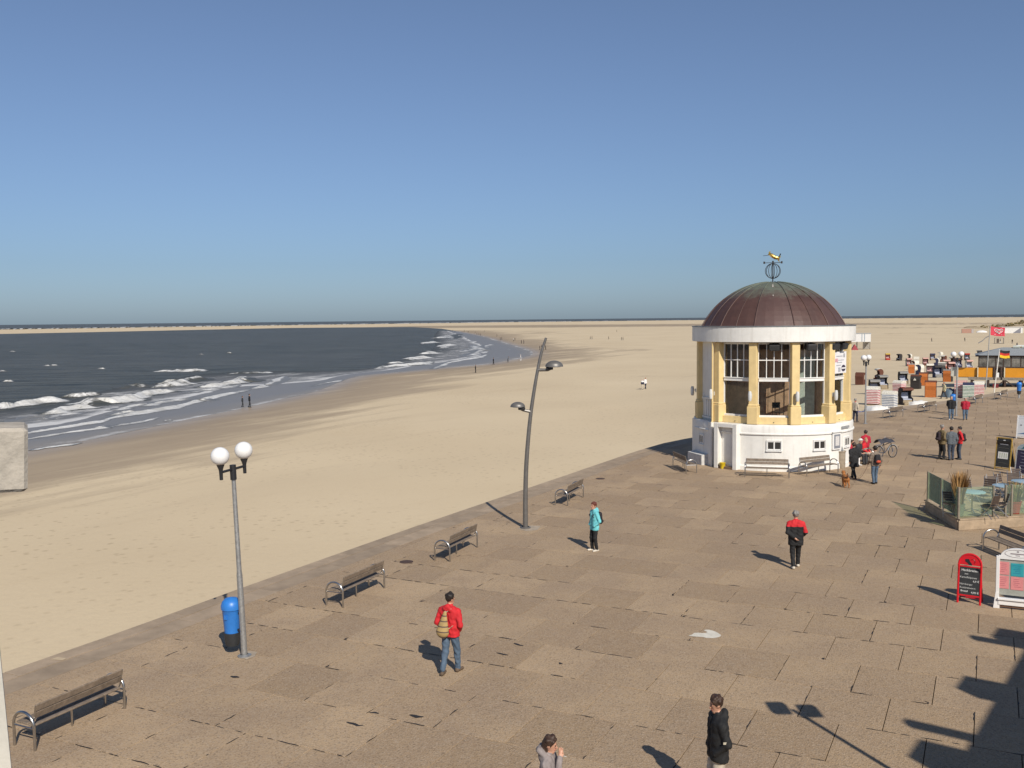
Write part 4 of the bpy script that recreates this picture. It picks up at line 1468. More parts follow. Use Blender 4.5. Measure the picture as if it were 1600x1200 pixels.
TABTOP = mat('pale_blue_table', (0.33, 0.45, 0.52), .35, var=.06)
def table(x, y, lab, r=.46):
    t = thing('cafe_table', lab, 'table', D(x, y, .75), 0, 'round café tables')
    MB().lathe([(.001, .735), (r, .735), (r, .76), (r - .015, .768), (.001, .768)], 28).build('table_top', TABTOP, t, smooth=True)
    MB().tube([(0, 0, .02), (0, 0, .735)], .03, 8).build('pedestal', STEEL, t)
    for k in range(3):
        a = R(120 * k + 20)
        MB().tube([(0, 0, .12), (.34 * math.cos(a), .34 * math.sin(a), .015)], .018, 6).build('foot', STEEL, t)
CHW = mat('dark_brown_slats', (0.075, 0.05, 0.038), .6, var=.15)
def chair_proto():
    c = thing('folding_chair', 'x', 'chair')
    Mb = Matrix.Translation((0, -.23, .67)) @ Matrix.Rotation(R(14), 4, 'X')
    for k in range(4):
        MB().box((0, 0, -.12 + .085 * k), (.44, .018, .072), M=Mb).build('back_slat', CHW, c)
    for k in range(5):
        MB().box((0, -.17 + .085 * k, .455), (.44, .072, .018)).build('seat_slat', CHW, c)
    for s in (-1, 1):
        MB().tube([(s * .225, -.31, .92), (s * .225, -.18, .46), (s * .225, .24, .0)], .012, 6).build('leg', STEEL, c)
        MB().tube([(s * .205, .22, .46), (s * .205, -.24, .0)], .012, 6).build('leg', STEEL, c)
    MB().tube([(-.225, .12, .12), (.225, .12, .12)], .008, 5).build('stretcher', STEEL, c)
    return c
chp = chair_proto()
tables = [(1519, 768.5, 'round pale blue café table nearest the dry grass'), (1571, 759, 'round pale blue café table in the middle of the terrace'), (1600, 752, 'round pale blue café table at the far right of the terrace')]
for x, y, l in tables:
    table(x, y, l)
chairs = [(1484, 776, 150, 'dark slatted chair behind the left glass screen'), (1546, 779, 20, 'dark slatted chair right of the nearest café table'),
          (1518, 757, 190, 'dark slatted chair beyond the nearest café table'), (1543, 755, 120, 'dark slatted chair between the two nearer café tables'),
          (1556, 751, 170, 'dark slatted chair beyond the middle café table, left one'), (1568, 747, 200, 'dark slatted chair beyond the middle café table, right one'),
          (1585, 746, 150, 'dark slatted chair left of the far café table'), (1562, 776, 70, 'dark slatted chair on the near side of the middle café table'),
          (1592, 768, 30, 'dark slatted chair on the near side of the far café table'), (1594, 739, 180, 'dark slatted chair beyond the far café table')]
for i, (x, y, a, lab) in enumerate(chairs):
    if i == 0:
        o = chp
        tag(o, lab, 'chair', 'folding café chairs'); o.location = D(x, y, .7); o.rotation_euler = (0, 0, TANG + R(a))
    else:
        dup(chp, D(x, y, .7), TANG + R(a), lab, 'folding café chairs')

# ================================================================== BOARDS AND SIGNS
def text_mesh(body, size, bold=False):
    cu = bpy.data.curves.new('lettering', 'FONT')
    cu.body = body
    cu.size = size
    cu.align_x = 'CENTER'
    cu.extrude = 0.0005
    cu.resolution_u = 2
    if bold:
        cu.offset = size * 0.02
    tmp = bpy.data.objects.new('lettering', cu)
    COL.objects.link(tmp)
    dg = bpy.context.evaluated_depsgraph_get()
    me = bpy.data.meshes.new_from_object(tmp.evaluated_get(dg))
    bpy.data.objects.remove(tmp)
    return me
CHALK = mat('chalk', (.62, .62, .60), .9, var=.1, scale=40)
def letter(parent, body, x, z, size, m, y=-.02, tilt=0.0, bold=False, left=None):
    me = text_mesh(body, size, bold)
    me.materials.clear(); me.materials.append(m)
    o = link(me, 'lettering', parent, (x, y, z))
    o.rotation_euler = (R(90), tilt, 0)
    return o

# red menu board: an arched steel frame with a chalk panel, leaning A-frame
SRED = mat('red_lacquer', (.62, .012, .02), .3, var=.05)
SLATE = mat('slate_black', (.035, .038, .04), .6, var=.2, scale=8)
A, B = at_z(1496, 941), at_z(1531, 946)
c = (A + B) / 2
w = (B - A).length
rz = math.atan2((B - A).y, (B - A).x)
sg = thing('menu_board', 'red arched pavement menu board with chalk writing', 'sign', c, rz)
tilt = R(-8)
TL = Matrix.Rotation(R(-7), 4, 'X')
hw = w / 2
HB = 1.32
arch = [(-hw, 0, 0), (-hw, 0, HB - hw)] + [(hw * math.cos(R(180 - t)), 0, HB - hw + hw * math.sin(R(180 - t))) for t in range(15, 180, 15)] + [(hw, 0, HB - hw), (hw, 0, 0)]
MB().tube(arch, .028, 8, M=TL).build('frame', SRED, sg, smooth=True)
pan = [(-hw + .02, HB - hw - .02)] + [((hw - .02) * math.cos(R(180 - t)), HB - hw + (hw - .02) * math.sin(R(180 - t))) for t in range(0, 181, 12)] + [(hw - .02, HB - hw - .02)]
MB().prism(pan, .02, M=TL).build('arch_panel', SRED, sg)
bp_ = MB().box((0, 0, .60), (2 * hw - .04, .018, .76), M=TL).box((0, -.004, .215), (2 * hw - .04, .03, .04), 1, M=TL).box((0, -.004, .985), (2 * hw - .04, .03, .03), 1, M=TL).build('chalk_panel', [SLATE, SRED], sg)
MB().tube([(-hw, .02, HB - hw), (-hw, .42, 0)], .02, 6).tube([(hw, .02, HB - hw), (hw, .42, 0)], .02, 6).tube([(-hw, .40, .06), (hw, .40, .06)], .015, 6).build('rear_frame', SRED, sg)
lt = link(None, 'chalk_lines', bp_, (0, 0, 0))
lt.rotation_euler = (R(-7), 0, 0)
bpy.data.objects.remove(lt)
def chalk(body, x, z, size, bold=False):
    me = text_mesh(body, size, bold)
    me.materials.clear(); me.materials.append(CHALK)
    me.transform(TL @ Matrix.Translation((x, -.0125, z)) @ Matrix.Rotation(R(90), 4, 'X'))
    link(me, 'lettering', bp_)
s_ = hw / .33
chalk('Hackbraten', 0.0, .86, .105 * s_, True); chalk('mit', -.08, .77, .085 * s_); chalk('Kartoffelpüree', -.03, .675, .085 * s_); chalk('6,9 €', .16, .585, .085 * s_, True)
chalk('Nürnberger', -.08, .495, .08 * s_); chalk('Rostbratwurst', -.04, .40, .08 * s_); chalk('Brezel', -.12, .31, .085 * s_, True); chalk('4,90 €', .14, .285, .085 * s_, True)
# dark emblem on the red arch
MB().prism([(-.12, 1.18), (-.03, 1.19), (.0, 1.12), (.05, 1.06), (.04, 1.02), (-.02, 1.03), (-.06, 1.08), (-.12, 1.12)], .006, M=TL @ Matrix.Translation((0, -.014, 0))).build('emblem', BLACK, sg)
MB().tube([(.02, 0, 1.17), (.08, 0, 1.19), (.13, 0, 1.14), (.10, 0, 1.09)], .008, 5, M=TL @ Matrix.Translation((0, -.014, 0))).build('emblem_curl', mat('emblem_dark_red', (.2, .005, .01), .4), sg)

# white display board with coloured sheets
A, B = at_z(1555, 949), at_z(1622, 956)
c = (A + B) / 2
rz = math.atan2((B - A).y, (B - A).x)
hw = (B - A).length / 2
wb_ = thing('display_board', 'white framed display board with pink and turquoise sheets', 'sign', c, rz)
SW = mat('sign_white', (.80, .79, .77), .35, var=.03)
f = MB()
for s in (-1, 1):
    f.box((s * (hw - .04), 0, .72), (.085, .07, 1.34), ch=.008)
    f.prism([(s * (hw + .05), 0), (s * (hw - .10), 0), (s * (hw - .08), .42), (s * hw, .42), (s * (hw + .015), .30)][::s], .09)
f.box((0, 0, 1.36), (2 * hw - .1, .065, .10), ch=.006); f.box((0, -.03, .26), (2 * hw - .1, .14, .05), ch=.006); f.box((0, -.02, .16), (2 * hw - .12, .08, .12), ch=.006)
f.prism([(.40 * math.cos(R(t)), 1.39 + .23 * math.sin(R(t))) for t in range(0, 181, 12)], .06)
f.build('frame', SW, wb_)
MB().box((0, 0, .07), (2 * hw - .1, .05, .06)).build('foot_rail', mat('sign_foot_brown', (.16, .085, .05), .7), wb_)
MB().box((0, .01, .84), (2 * hw - .18, .02, .96)).build('back_panel', mat('sign_grey_panel', (.36, .37, .33), .5), wb_)
PINK, TURQ = mat('pink_sheet', (.68, .25, .25), .7, var=.05), mat('turquoise_sheet', (.03, .33, .38), .6, var=.08)
for x, z, m in ((-.34, 1.07, PINK), (.0, 1.05, TURQ), (.34, 1.05, PINK), (-.34, .70, PINK), (.0, .69, PINK), (.34, .69, PINK)):
    sh = MB().box((x, -.006, z), (.30, .008, .34)).build('sheet', m, wb_)
    pr = MB()
    for k in range(5):
        pr.box((x + random.uniform(-.03, .03), -.0115, z + .11 - .05 * k), (random.uniform(.1, .2), .002, .012))
    pr.build('print', mat('sheet_print', (.45, .14, .17), .7) if m is PINK else mat('sheet_print_blue', (.02, .2, .35), .7), sh)
ov = MB().tube([(.30 * math.cos(t), -.034, 1.48 + .10 * math.sin(t)) for t in np.linspace(0, 6.283, 33)[:-1]], .005, 4, closed=True)
ov.box((0, -.033, 1.475), (.34, .004, .025)).box((0, -.033, 1.43), (.10, .004, .016)).box((0, -.033, 1.535), (.05, .004, .03)).build('crest', mat('crest_grey', (.25, .20, .22), .6), wb_)

def a_board(lab, a, b, h, frame_m, face_m):
    A, B = at_z(*a), at_z(*b)
    c = (A + B) / 2
    rz = math.atan2((B - A).y, (B - A).x)
    hw = (B - A).length / 2
    t = thing('pavement_board', lab, 'sign', c, rz)
    Mt = Matrix.Rotation(R(-7), 4, 'X')
    fr = MB()
    for s in (-1, 1):
        fr.box((s * hw, 0, h / 2), (.05, .04, h), M=Mt)
        fr.tube([(s * hw, .13, h - .03), (s * hw, .62, 0)], .022, 6)
    fr.box((0, 0, h - .025), (2 * hw - .05, .04, .05), M=Mt)
    fr.box((0, 0, .1), (2 * hw - .05, .04, .05), M=Mt)
    fr.build('frame', frame_m, t)
    MB().box((0, 0, h / 2 + .06), (2 * hw - .05, .02, h - .18), M=Mt).build('face', face_m, t)
    rear = Matrix.Translation((0, .62, 0)) @ Matrix.Rotation(R(20), 4, 'X')
    MB().box((0, 0, h / 2 + .03), (2 * hw - .06, .02, h - .2), M=rear).build('rear_face', face_m, t)
    return t, hw, Mt
bd, hw, Mt = a_board('tall black pavement board with a white notice and round logo', (1554, 733), (1577, 736), 1.62, mat('ochre_wood', (.42, .27, .06), .6), SLATE)
lg = MB()
lg.prism([(.085 * math.cos(t), 1.42 + .085 * math.sin(t)) for t in np.linspace(0, 6.283, 19)[:-1]], .006, M=Mt @ Matrix.Translation((0, -.013, 0)))
lg.build('logo_disc', SW, bd)
MB().box((.02, -.019, 1.42), (.05, .004, .05), M=Mt).build('logo_mark', BLACK, bd)
MB().box((0, -.014, 1.28), (.42, .006, .035), M=Mt).build('lettering', SW, bd)
MB().box((0, -.012, 1.10), (.5, .006, .012), M=Mt).box((0, -.012, .36), (.4, .006, .012), M=Mt).build('lettering', mat('faint_print', (.2, .18, .14), .7), bd)
MB().box((-.01, -.014, .73), (.50, .008, .34), M=Mt).build('notice', SW, bd)
pr = MB()
for k in range(4):
    pr.box((-.16 + .11 * k, -.0185, .73), (.05, .003, .24), M=Mt)
pr.build('print', mat('pale_green_print', (.55, .60, .45), .7), bd)
bd2, hw, Mt = a_board('blue chalk board with a pale arched top at the right edge', (1585, 743), (1609, 747), 1.30, mat('pale_aluminium', (.6, .63, .63), .4, .3), mat('navy_panel', (.035, .03, .085), .5))
MB().prism([(hw * math.cos(R(t)), 1.30 + hw * .62 * math.sin(R(t))) for t in range(0, 181, 15)], .03, M=Mt).build('arched_head', mat('pale_blue_panel', (.50, .62, .66), .5), bd2)
MB().prism([(-.2, 1.32), (-.05, 1.45), (.1, 1.4), (.2, 1.48), (.25, 1.34)], .006, M=Mt @ Matrix.Translation((0, -.018, 0))).build('emblem', mat('teal_print', (.1, .25, .28), .6), bd2)
pr = MB()
for k in range(6):
    pr.box((random.uniform(-.08, .08), -.014, 1.12 - .15 * k), (random.uniform(.25, .5), .004, .03), M=Mt)
pr.build('lettering', mat('faded_chalk', (.3, .3, .38), .9), bd2)
bd3, hw, Mt = a_board('white pavement board with a blue wave cut by the right edge', (1588, 685), (1612, 687), 1.45, SW, mat('sign_pale', (.68, .70, .72), .5, var=.04))
MB().prism([(-hw + .04, .30), (hw - .04, .30), (hw - .04, .55), (.1, .42)], .006, M=Mt @ Matrix.Translation((0, -.014, 0))).build('wave_print', mat('wave_blue', (.10, .19, .33), .6), bd3)
MB().prism([(-.22 + .06 * math.cos(t), .85 + .03 * math.sin(t)) for t in np.linspace(0, 6.283, 13)[:-1]], .006, M=Mt @ Matrix.Translation((0, -.014, 0))).build('print', mat('dark_print', (.12, .12, .13), .6), bd3)

# ================================================================== BEACH CHAIRS
WICK = {k: mat('wicker_' + k, c, .8, var=.2, scale=12, bump=.5, bscale=45) for k, c in dict(
    brown=(.13, .045, .025), dark=(.035, .03, .028), orange=(.50, .15, .03), rust=(.36, .085, .025), white=(.74, .70, .60), tan=(.33, .26, .17), grey=(.25, .24, .22), green=(.05, .07, .03), purple=(.17, .10, .14), navy=(.03, .035, .08), red=(.42, .035, .02), yellow=(.60, .42, .08), pink=(.62, .36, .30)).items()}
CUSH = stripe_mat('striped_cushion', (.72, .70, .66), (.12, .18, .38), 9.0, 'X')
CUSHR = stripe_mat('red_striped_cushion', (.72, .70, .66), (.45, .06, .05), 9.0, 'X')
COVER = {'red': stripe_mat('cover_red_white', (.76, .72, .68), (.42, .03, .05), 7.0, 'Z', .55), 'blue': stripe_mat('cover_blue_white', (.76, .74, .68), (.10, .14, .24), 7.0, 'Z', .6),
         'green': stripe_mat('cover_green_white', (.74, .74, .68), (.05, .15, .10), 7.0, 'Z', .5)}
def beach_chair(lab, px, py, face, side='brown', back='brown', hood_='white', inside='tan', cushion=0, sc=1.0, cover=None, cover_top=None):
    """wicker beach chair; face = compass angle of the open front seen from the camera: 0 = towards us, 180 = back to us"""
    p = on_sand(px, py)
    view = math.atan2(-p.y, -p.x)          # direction back to the viewer
    rz = view + math.pi / 2 + R(face)      # local -Y is the open front
    t = thing('beach_chair', lab, 'beach chair', (p.x, p.y, p.z - .02), rz, 'wicker beach chairs on the sand')
    t.scale = (sc, sc, sc)
    if cover is None:
        W_ = 1.06
        prof = [(-.42, 0), (.40, 0), (.44, .75), (.52, 1.15), (.40, 1.52), (.10, 1.66), (-.38, 1.58), (-.44, 1.44), (-.10, 1.28), (-.02, .80), (-.42, .62)]
        side_pts = [(y, z) for y, z in prof]
        Mside = lambda x: Matrix.Translation((x, 0, 0)) @ Matrix.Rotation(R(90), 4, 'Z')
        for s in (-1, 1):
            MB().prism(side_pts, .05, M=Mside(s * (W_ / 2 - .025))).build('side_panel', WICK[side], t)
        bk_ = [(.40, .02), (.44, .75), (.52, 1.15), (.41, 1.51)]
        hb = MB()
        for (y0, z0), (y1, z1) in zip(bk_[:-1], bk_[1:]):
            hb.add([(-W_ / 2 + .05, y0, z0), (W_ / 2 - .05, y0, z0), (W_ / 2 - .05, y1, z1), (-W_ / 2 + .05, y1, z1), (-W_ / 2 + .05, y0 - .04, z0), (W_ / 2 - .05, y0 - .04, z0), (W_ / 2 - .05, y1 - .04, z1), (-W_ / 2 + .05, y1 - .04, z1)],
                   [(0, 1, 2, 3), (7, 6, 5, 4)])
        hb.build('back_panel', WICK[back], t)
        hp = [(.41, 1.51), (.10, 1.66), (-.38, 1.58), (-.46, 1.42)]
        hm = MB()
        for (y0, z0), (y1, z1) in zip(hp[:-1], hp[1:]):
            hm.add([(-W_ / 2 - .02, y0, z0 + .02), (W_ / 2 + .02, y0, z0 + .02), (W_ / 2 + .02, y1, z1 + .02), (-W_ / 2 - .02, y1, z1 + .02), (-W_ / 2 - .02, y0, z0 - .02), (W_ / 2 + .02, y0, z0 - .02), (W_ / 2 + .02, y1, z1 - .02), (-W_ / 2 - .02, y1, z1 - .02)],
                   [(0, 3, 2, 1), (4, 5, 6, 7), (0, 1, 5, 4), (2, 3, 7, 6), (0, 4, 7, 3), (1, 2, 6, 5)])
        hm.build('hood', WICK[hood_], t)
        MB().box((0, -.0, .24), (W_ - .11, .72, .46), ch=.02).build('seat_box', WICK[inside], t)
        MB().box((0, -.05, .52), (W_ - .14, .60, .09), ch=.03).build('seat_cushion', CUSHR if cushion else CUSH, t)
        MB().box((0, .27, .90), (W_ - .14, .10, .66), M=Matrix.Rotation(R(-6), 4, 'X'), ch=.03).build('back_cushion', CUSHR if cushion else CUSH, t)
        MB().box((-.25, -.52, .14), (.42, .22, .24), ch=.02).build('footrest', WICK[inside], t)
    else:
        W_ = 1.08
        t.scale = (sc * .95, sc * .95, sc * 1.02)
        body = [(-.46, .10), (.46, .10), (.50, .80), (.55, 1.18), (.50, 1.40), (-.48, 1.40), (-.50, 1.1), (-.47, .8)]
        M_ = Matrix.Rotation(R(90), 4, 'Z')
        MB().prism(body, W_, M=M_).build('striped_cover', COVER[cover], t)
        tp = [(-.51, 1.38), (.53, 1.38), (.44, 1.54), (.12, 1.64), (-.36, 1.58), (-.50, 1.46)]
        MB().prism(tp, W_ + .03, M=M_).build('cover_top', WICK[cover_top or 'white'], t)
        MB().box((0, 0, .06), (W_ - .1, .84, .14)).build('base', WICK[side], t)
        MB().box((W_ / 2 + .012, 0, .62), (.02, .80, 1.0)).build('side_flap', WICK[side], t)
    return t
BC = beach_chair
BC('brown wicker beach chair half hidden by the lamp post, far left of the chairs', 1344, 601, 160, 'brown', 'brown', 'brown', 'brown')
BC('brown beach chair with a cream hood turned to the right, behind the left lamp', 1373, 593, -70, 'brown', 'white', 'white', 'brown')
BC('tan open beach chair right of the left lamp, upper one of the two', 1379, 607, 25, 'dark', 'tan', 'grey', 'tan')
BC('grey-hooded open beach chair behind the red striped cover by the left lamp', 1366, 616, 15, 'dark', 'tan', 'grey', 'tan')
BC('tall beach chair under a red and white striped cover at the left lamp', 1364, 632, 165, 'green', cover='red', cover_top='white', sc=1.08)
BC('grey-hooded open beach chair behind the second red striped cover', 1411, 600, 20, 'dark', 'dark', 'grey', 'tan')
BC('beach chair under a red striped cover with a mauve side', 1405, 618, 150, 'purple', cover='red', cover_top='white')
BC('dark wicker beach chair showing a pale triangle on its back', 1431, 607, 165, 'dark', 'dark', 'brown', 'brown')
o = bpy.data.objects[-1] if False else None
BC('dark-sided beach chair with an open tan front below the striped covers', 1415, 632, 30, 'dark', 'dark', 'brown', 'tan')
BC('beach chair with an orange side under a blue and white striped cover', 1390, 640, 160, 'orange', cover='blue', cover_top='white', sc=1.05)
BC('small red beach chair with a yellow hood, farthest left of the upper row', 1387, 562.5, 10, 'red', 'red', 'yellow', 'red', 1)
BC('dark beach chair with a pale right side in the upper row', 1405, 563.5, -50, 'dark', 'white', 'dark', 'dark')
BC('beach chair with a large white back facing away in the upper row', 1421, 563.5, -110, 'dark', 'white', 'white', 'dark')
BC('plain white beach chair at the right of the upper row', 1432, 569, 170, 'white', 'white', 'white', 'tan')
BC('beach chair with a pinkish hood and red inside, upper middle', 1420, 572, 20, 'grey', 'grey', 'pink', 'red', 1)
BC('small orange-backed beach chair below the pinkish hood', 1424, 583.5, 180, 'grey', 'orange', 'grey', 'orange')
BC('bright white beach chair with a dark side, centre of the group', 1437, 585.5, -120, 'navy', 'white', 'white', 'dark')
BC('beach chair with a grey and pink hood over a dark red front', 1446, 571, 10, 'brown', 'brown', 'pink', 'brown', 1)
BC('open beach chair with dark striped cushions, centre of the group', 1453, 584.5, 5, 'grey', 'grey', 'white', 'dark', 1)
BC('beach chair with a navy hood, highest in the group', 1457, 563, 15, 'brown', 'brown', 'navy', 'tan')
BC('navy-sided beach chair with a white back right of the navy hood', 1463, 572, -100, 'navy', 'white', 'white', 'navy')
BC('rust-coloured beach chair with a white hood, upper right', 1474, 566.5, -35, 'brown', 'white', 'white', 'rust', 1)
BC('beach chair under a long pale pink hood, right of the centre', 1478, 576, 15, 'tan', 'tan', 'pink', 'rust', 1)
BC('dark-hooded beach chair with a wide grey open front', 1465, 590, 25, 'navy', 'navy', 'dark', 'grey', sc=1.08)
BC('low beach chair with a pink roof left of the right lamp', 1486, 581, 20, 'brown', 'brown', 'pink', 'brown', 1)
BC('orange-backed beach chair with a dark left side by the right lamp', 1481, 596.5, 165, 'dark', 'orange', 'grey', 'orange')
BC('mauve beach chair with a dark red roof at the right lamp', 1497, 575, 20, 'purple', 'purple', 'brown', 'navy', sc=1.1)
BC('beach chair with a pink roof directly left of the café on stilts', 1514, 577, 25, 'white', 'white', 'pink', 'purple')
BC('beach chair with a dark red roof beside the café roof', 1511, 563, 15, 'dark', 'brown', 'red', 'dark')
BC('rust-orange beach chair back, right of the dark one with the triangle', 1443, 602, 175, 'brown', 'orange', 'brown', 'orange')
BC('orange-backed beach chair standing alone nearest the promenade', 1454, 620.5, 178, 'brown', 'orange', 'brown', 'orange', sc=1.06)
BC('beach chair under a red striped cover with a pink top by the right lamp', 1501, 621, 175, 'red', cover='red', cover_top='pink', sc=1.08)
BC('beach chair under a green and white striped cover with a navy top', 1513, 622.5, 178, 'navy', cover='green', cover_top='navy')
BC('beach chair under a red and white striped cover with a white gable top', 1529, 620.5, 180, 'grey', cover='red', cover_top='white')
BC('white-hooded beach chair left of the bright white one', 1430, 577, -140, 'brown', 'white', 'white', 'red', 1)
BC('cream beach chair just above the long pale pink hood', 1469, 560, -120, 'white', 'white', 'white', 'brown', 1)
BC('dark red beach chair with a white hood between the centre and the right lamp', 1488, 570, -60, 'brown', 'white', 'white', 'rust', 1)
BC('grey-backed beach chair above the dark-hooded wide one', 1472, 581, 160, 'grey', 'grey', 'white', 'tan')
BC('small grey-hooded beach chair farthest back near the café roof', 1530, 557, -30, 'dark', 'grey', 'grey', 'dark')
# pale triangle on the back of the dark chair
tri_parent = [o for o in bpy.data.objects if o.get('label', '').startswith('dark wicker beach chair showing')][0]
MB().prism([(-.18, 1.02), (.18, 1.02), (0, 1.32)], .01, M=Matrix.Translation((0, .535, 0))).build('pale_triangle', WICK['white'], tri_parent)

# white tarpaulins lying folded on the sand
TARP = mat('white_tarpaulin', (.74, .72, .68), .6, var=.06, bump=.4, bscale=6)
def tarp(lab, px, py, w, d, h, rz, m=TARP):
    p = on_sand(px, py)
    n1, n2 = 9, 7
    vs_, fs_ = [], []
    for i in range(n1):
        for j in range(n2):
            u, v = i / (n1 - 1) - .5, j / (n2 - 1) - .5
            e = max(abs(u), abs(v)) > .49
            vs_.append((w * u + random.uniform(-.05, .05), d * v + random.uniform(-.05, .05), -.03 if e else h * (.7 + .5 * random.random())))
    for i in range(n1 - 1):
        for j in range(n2 - 1):
            fs_.append((i * n2 + j, (i + 1) * n2 + j, (i + 1) * n2 + j + 1, i * n2 + j + 1))
    return MB().add(vs_, fs_).build('tarpaulin', m, None, smooth='all', loc=p, rz=rz, label=lab, cat='tarpaulin', group='tarpaulins on the sand')
tarp('white tarpaulin heap below the blue striped beach chair', 1370, 642, 1.9, 1.6, .45, .3)
tarp('white tarpaulin lying flat behind the second far bench', 1433, 632, 2.2, 2.0, .35, .2)
tarp('blue-grey tarpaulin wedge left of the right lamp', 1487, 620.5, 2.0, 1.6, .85, .4, mat('blue_grey_tarpaulin', (.13, .18, .22), .6, var=.1))
tarp('blue folded tarpaulin at the promenade edge by the left lamp', 1344, 648, 1.3, .8, .3, .2, mat('blue_tarpaulin', (.05, .10, .28), .6, var=.1))
# ================================================================== CAFE ON STILTS, FLAGS, FAR STRUCTURES
cz = -1.5
C0 = at_z(1527, 613, cz)
cafe = thing('stilt_cafe', 'orange-panelled beach café on wooden stilts at the right', 'building', (C0.x, C0.y, cz), R(-25))
ORP = mat('orange_panel', (.62, .26, .015), .45, var=.06, scale=1.0)
DKW = mat('dark_stained_timber', (.06, .035, .025), .7, var=.2)
GRW = mat('grey_weathered_boards', (.24, .21, .175), .85, var=.2)
ROOFM = mat('grey_roof_felt', (.26, .28, .29), .8, var=.1)
ZD = 1.55
MB().box((6.0, 2.2, ZD + .12), (14.0, 5.2, .34)).build('deck', GRW, cafe)
for x in np.arange(-.6, 13, 1.75):
    for y in (-.2, 2.2, 4.4):
        MB().box((x, y, ZD / 2 - .1), (.22, .22, ZD + .2)).build('stilt', DKW, cafe)
for i, x in enumerate(np.arange(-.6, 11.5, 1.75)):
    a, b = ((x, -.2, .2), (x + 1.75, -.2, ZD - .05)) if i % 2 else ((x, -.2, ZD - .05), (x + 1.75, -.2, .2))
    MB().tube([a, b], .08, 4).build('brace', DKW, cafe)
zp = ZD + .29
for x0, x1, y in ((-2.1, -.05, -.10), (.05, 1.55, -.36), (2.9, 5.1, -.36), (5.6, 8.6, -.36), (8.7, 11.5, -.36)):
    MB().box(((x0 + x1) / 2, y, zp + .55), (x1 - x0, .08, 1.10)).build('orange_panel', ORP, cafe)
for x in (-2.15, 0.0, 2.82, 5.15):
    MB().box((x, -.40, zp + .58), (.12, .10, 1.2)).build('panel_post', mat('cream_post', (.62, .55, .40), .6), cafe)
MB().box((-1.05, .8, zp + .0), (2.0, 1.7, .16)).build('side_deck', GRW, cafe)
MB().box((-2.55, -.08, zp + .6), (.75, .06, 1.1)).build('pale_panel', mat('pale_panel', (.5, .49, .43), .6), cafe)
for x in (1.75, 2.5):
    MB().box((x, -.30, zp + .45), (.2, .2, 1.5)).build('entrance_post', DKW, cafe)
MB().box((2.1, -.34, zp + .2), (.3, .08, .7)).build('white_notice', SW, cafe)
MB().box((1.9, -.9, .55), (.6, .6, 1.1)).build('red_locker', mat('dark_red_locker', (.16, .02, .025), .5), cafe)
MB().box((6.0, -.30, zp + 1.19), (12.1, .16, .14)).build('rail', DKW, cafe)
WG = mat('cafe_window', (.20, .19, .17), .15, var=.4, scale=1.3)
wx = [.1, 1.0, 1.9, 2.7, 3.5, 4.5, 5.5, 6.5, 7.5, 8.5, 9.5, 10.5, 11.5]
for a, b in zip(wx[:-1], wx[1:]):
    f_ = MB().box((a, -.25, zp + 1.85), (.09, .09, 1.2)).build('window_post', DKW, cafe)
    MB().box(((a + b) / 2, -.24, zp + 1.85), (b - a - .1, .03, 1.2)).build('window', WG, cafe)
MB().box((6.0, 2.2, zp + 1.3), (11.8, 4.6, 2.3)).build('inner_wall', mat('cafe_wall_brown', (.11, .075, .055), .8), cafe)
MB().box((6.0, -.28, zp + 2.50), (12.6, .2, .14)).build('eaves_beam', DKW, cafe)
MB().add([(-.3, -.6, zp + 2.58), (12.4, -.6, zp + 2.58), (12.4, 5, zp + 2.58), (-.3, 5, zp + 2.58), (2.6, 2.2, zp + 3.45), (10.5, 2.2, zp + 3.45)], [(0, 1, 5, 4), (1, 2, 5), (2, 3, 4, 5), (3, 0, 4), (3, 2, 1, 0)]).build('roof', ROOFM, cafe)
for x in (4.1, 5.0, 8.5):
    MB().box((x, 2.0, zp + 3.55), (.7, .3, .22)).build('roof_vent', mat('vent_pale', (.55, .58, .52), .6), cafe)
MB().box((4.7, 2.3, zp + 3.66), (1.2, .5, .1)).build('roof_vent', SW, cafe)

def flagpole(lab, px, py, z, h, lean, m):
    p = at_z(px, py, z)
    t = thing('flagpole', lab, 'flagpole', p)
    MB().tube([(0, 0, 0), (lean * .5, 0, h * .5), (lean, 0, h)], [.07, .06, .045], 8).ball((lean, 0, h), .07, 8).build('pole', m, t)
    return p, t
def flag(lab, p, x0, z0, w, h, bands, rows=9):
    """cloth flying to the right with soft folds; bands = list of (from, to, material) down the height"""
    f = thing('flag', lab, 'flag', (p.x, p.y, p.z))
    nx = 12
    def P_(u, v):
        return (x0 + w * u, .16 * w * u * math.sin(7 * u + 1.5 * v), z0 - h * v - .10 * w * u * u + .05 * math.sin(6 * u + 2))
    for a, b, m in bands:
        n = max(2, int(rows * (b - a)))
        vs_ = [P_(i / nx, a + (b - a) * j / n) for j in range(n + 1) for i in range(nx + 1)]
        fs_ = [(j * (nx + 1) + i, j * (nx + 1) + i + 1, (j + 1) * (nx + 1) + i + 1, (j + 1) * (nx + 1) + i) for j in range(n) for i in range(nx)]
        MB().add(vs_, fs_).build('cloth', m, f, smooth='all')
    return f, P_
PALE = mat('pale_pole', (.70, .67, .60), .4)
FP1, t1 = flagpole('tall thin flagpole flying the red flag', 1540, 612, -1.1, 7.45, .35, mat('grey_pole', (.45, .45, .43), .4, .3))
RF = mat('crimson_flag', (.60, .045, .075), .75, var=.08)
f1, PF = flag('crimson flag with a white heart swirl above the café', FP1, .42, 7.42, 1.75, 1.0, [(0, 1, RF)])
WF = mat('flag_white_print', (.75, .70, .68), .7)
def on_flag(u, v, d=-.03):
    q = PF(u, v)
    return (q[0], q[1] + d, q[2])
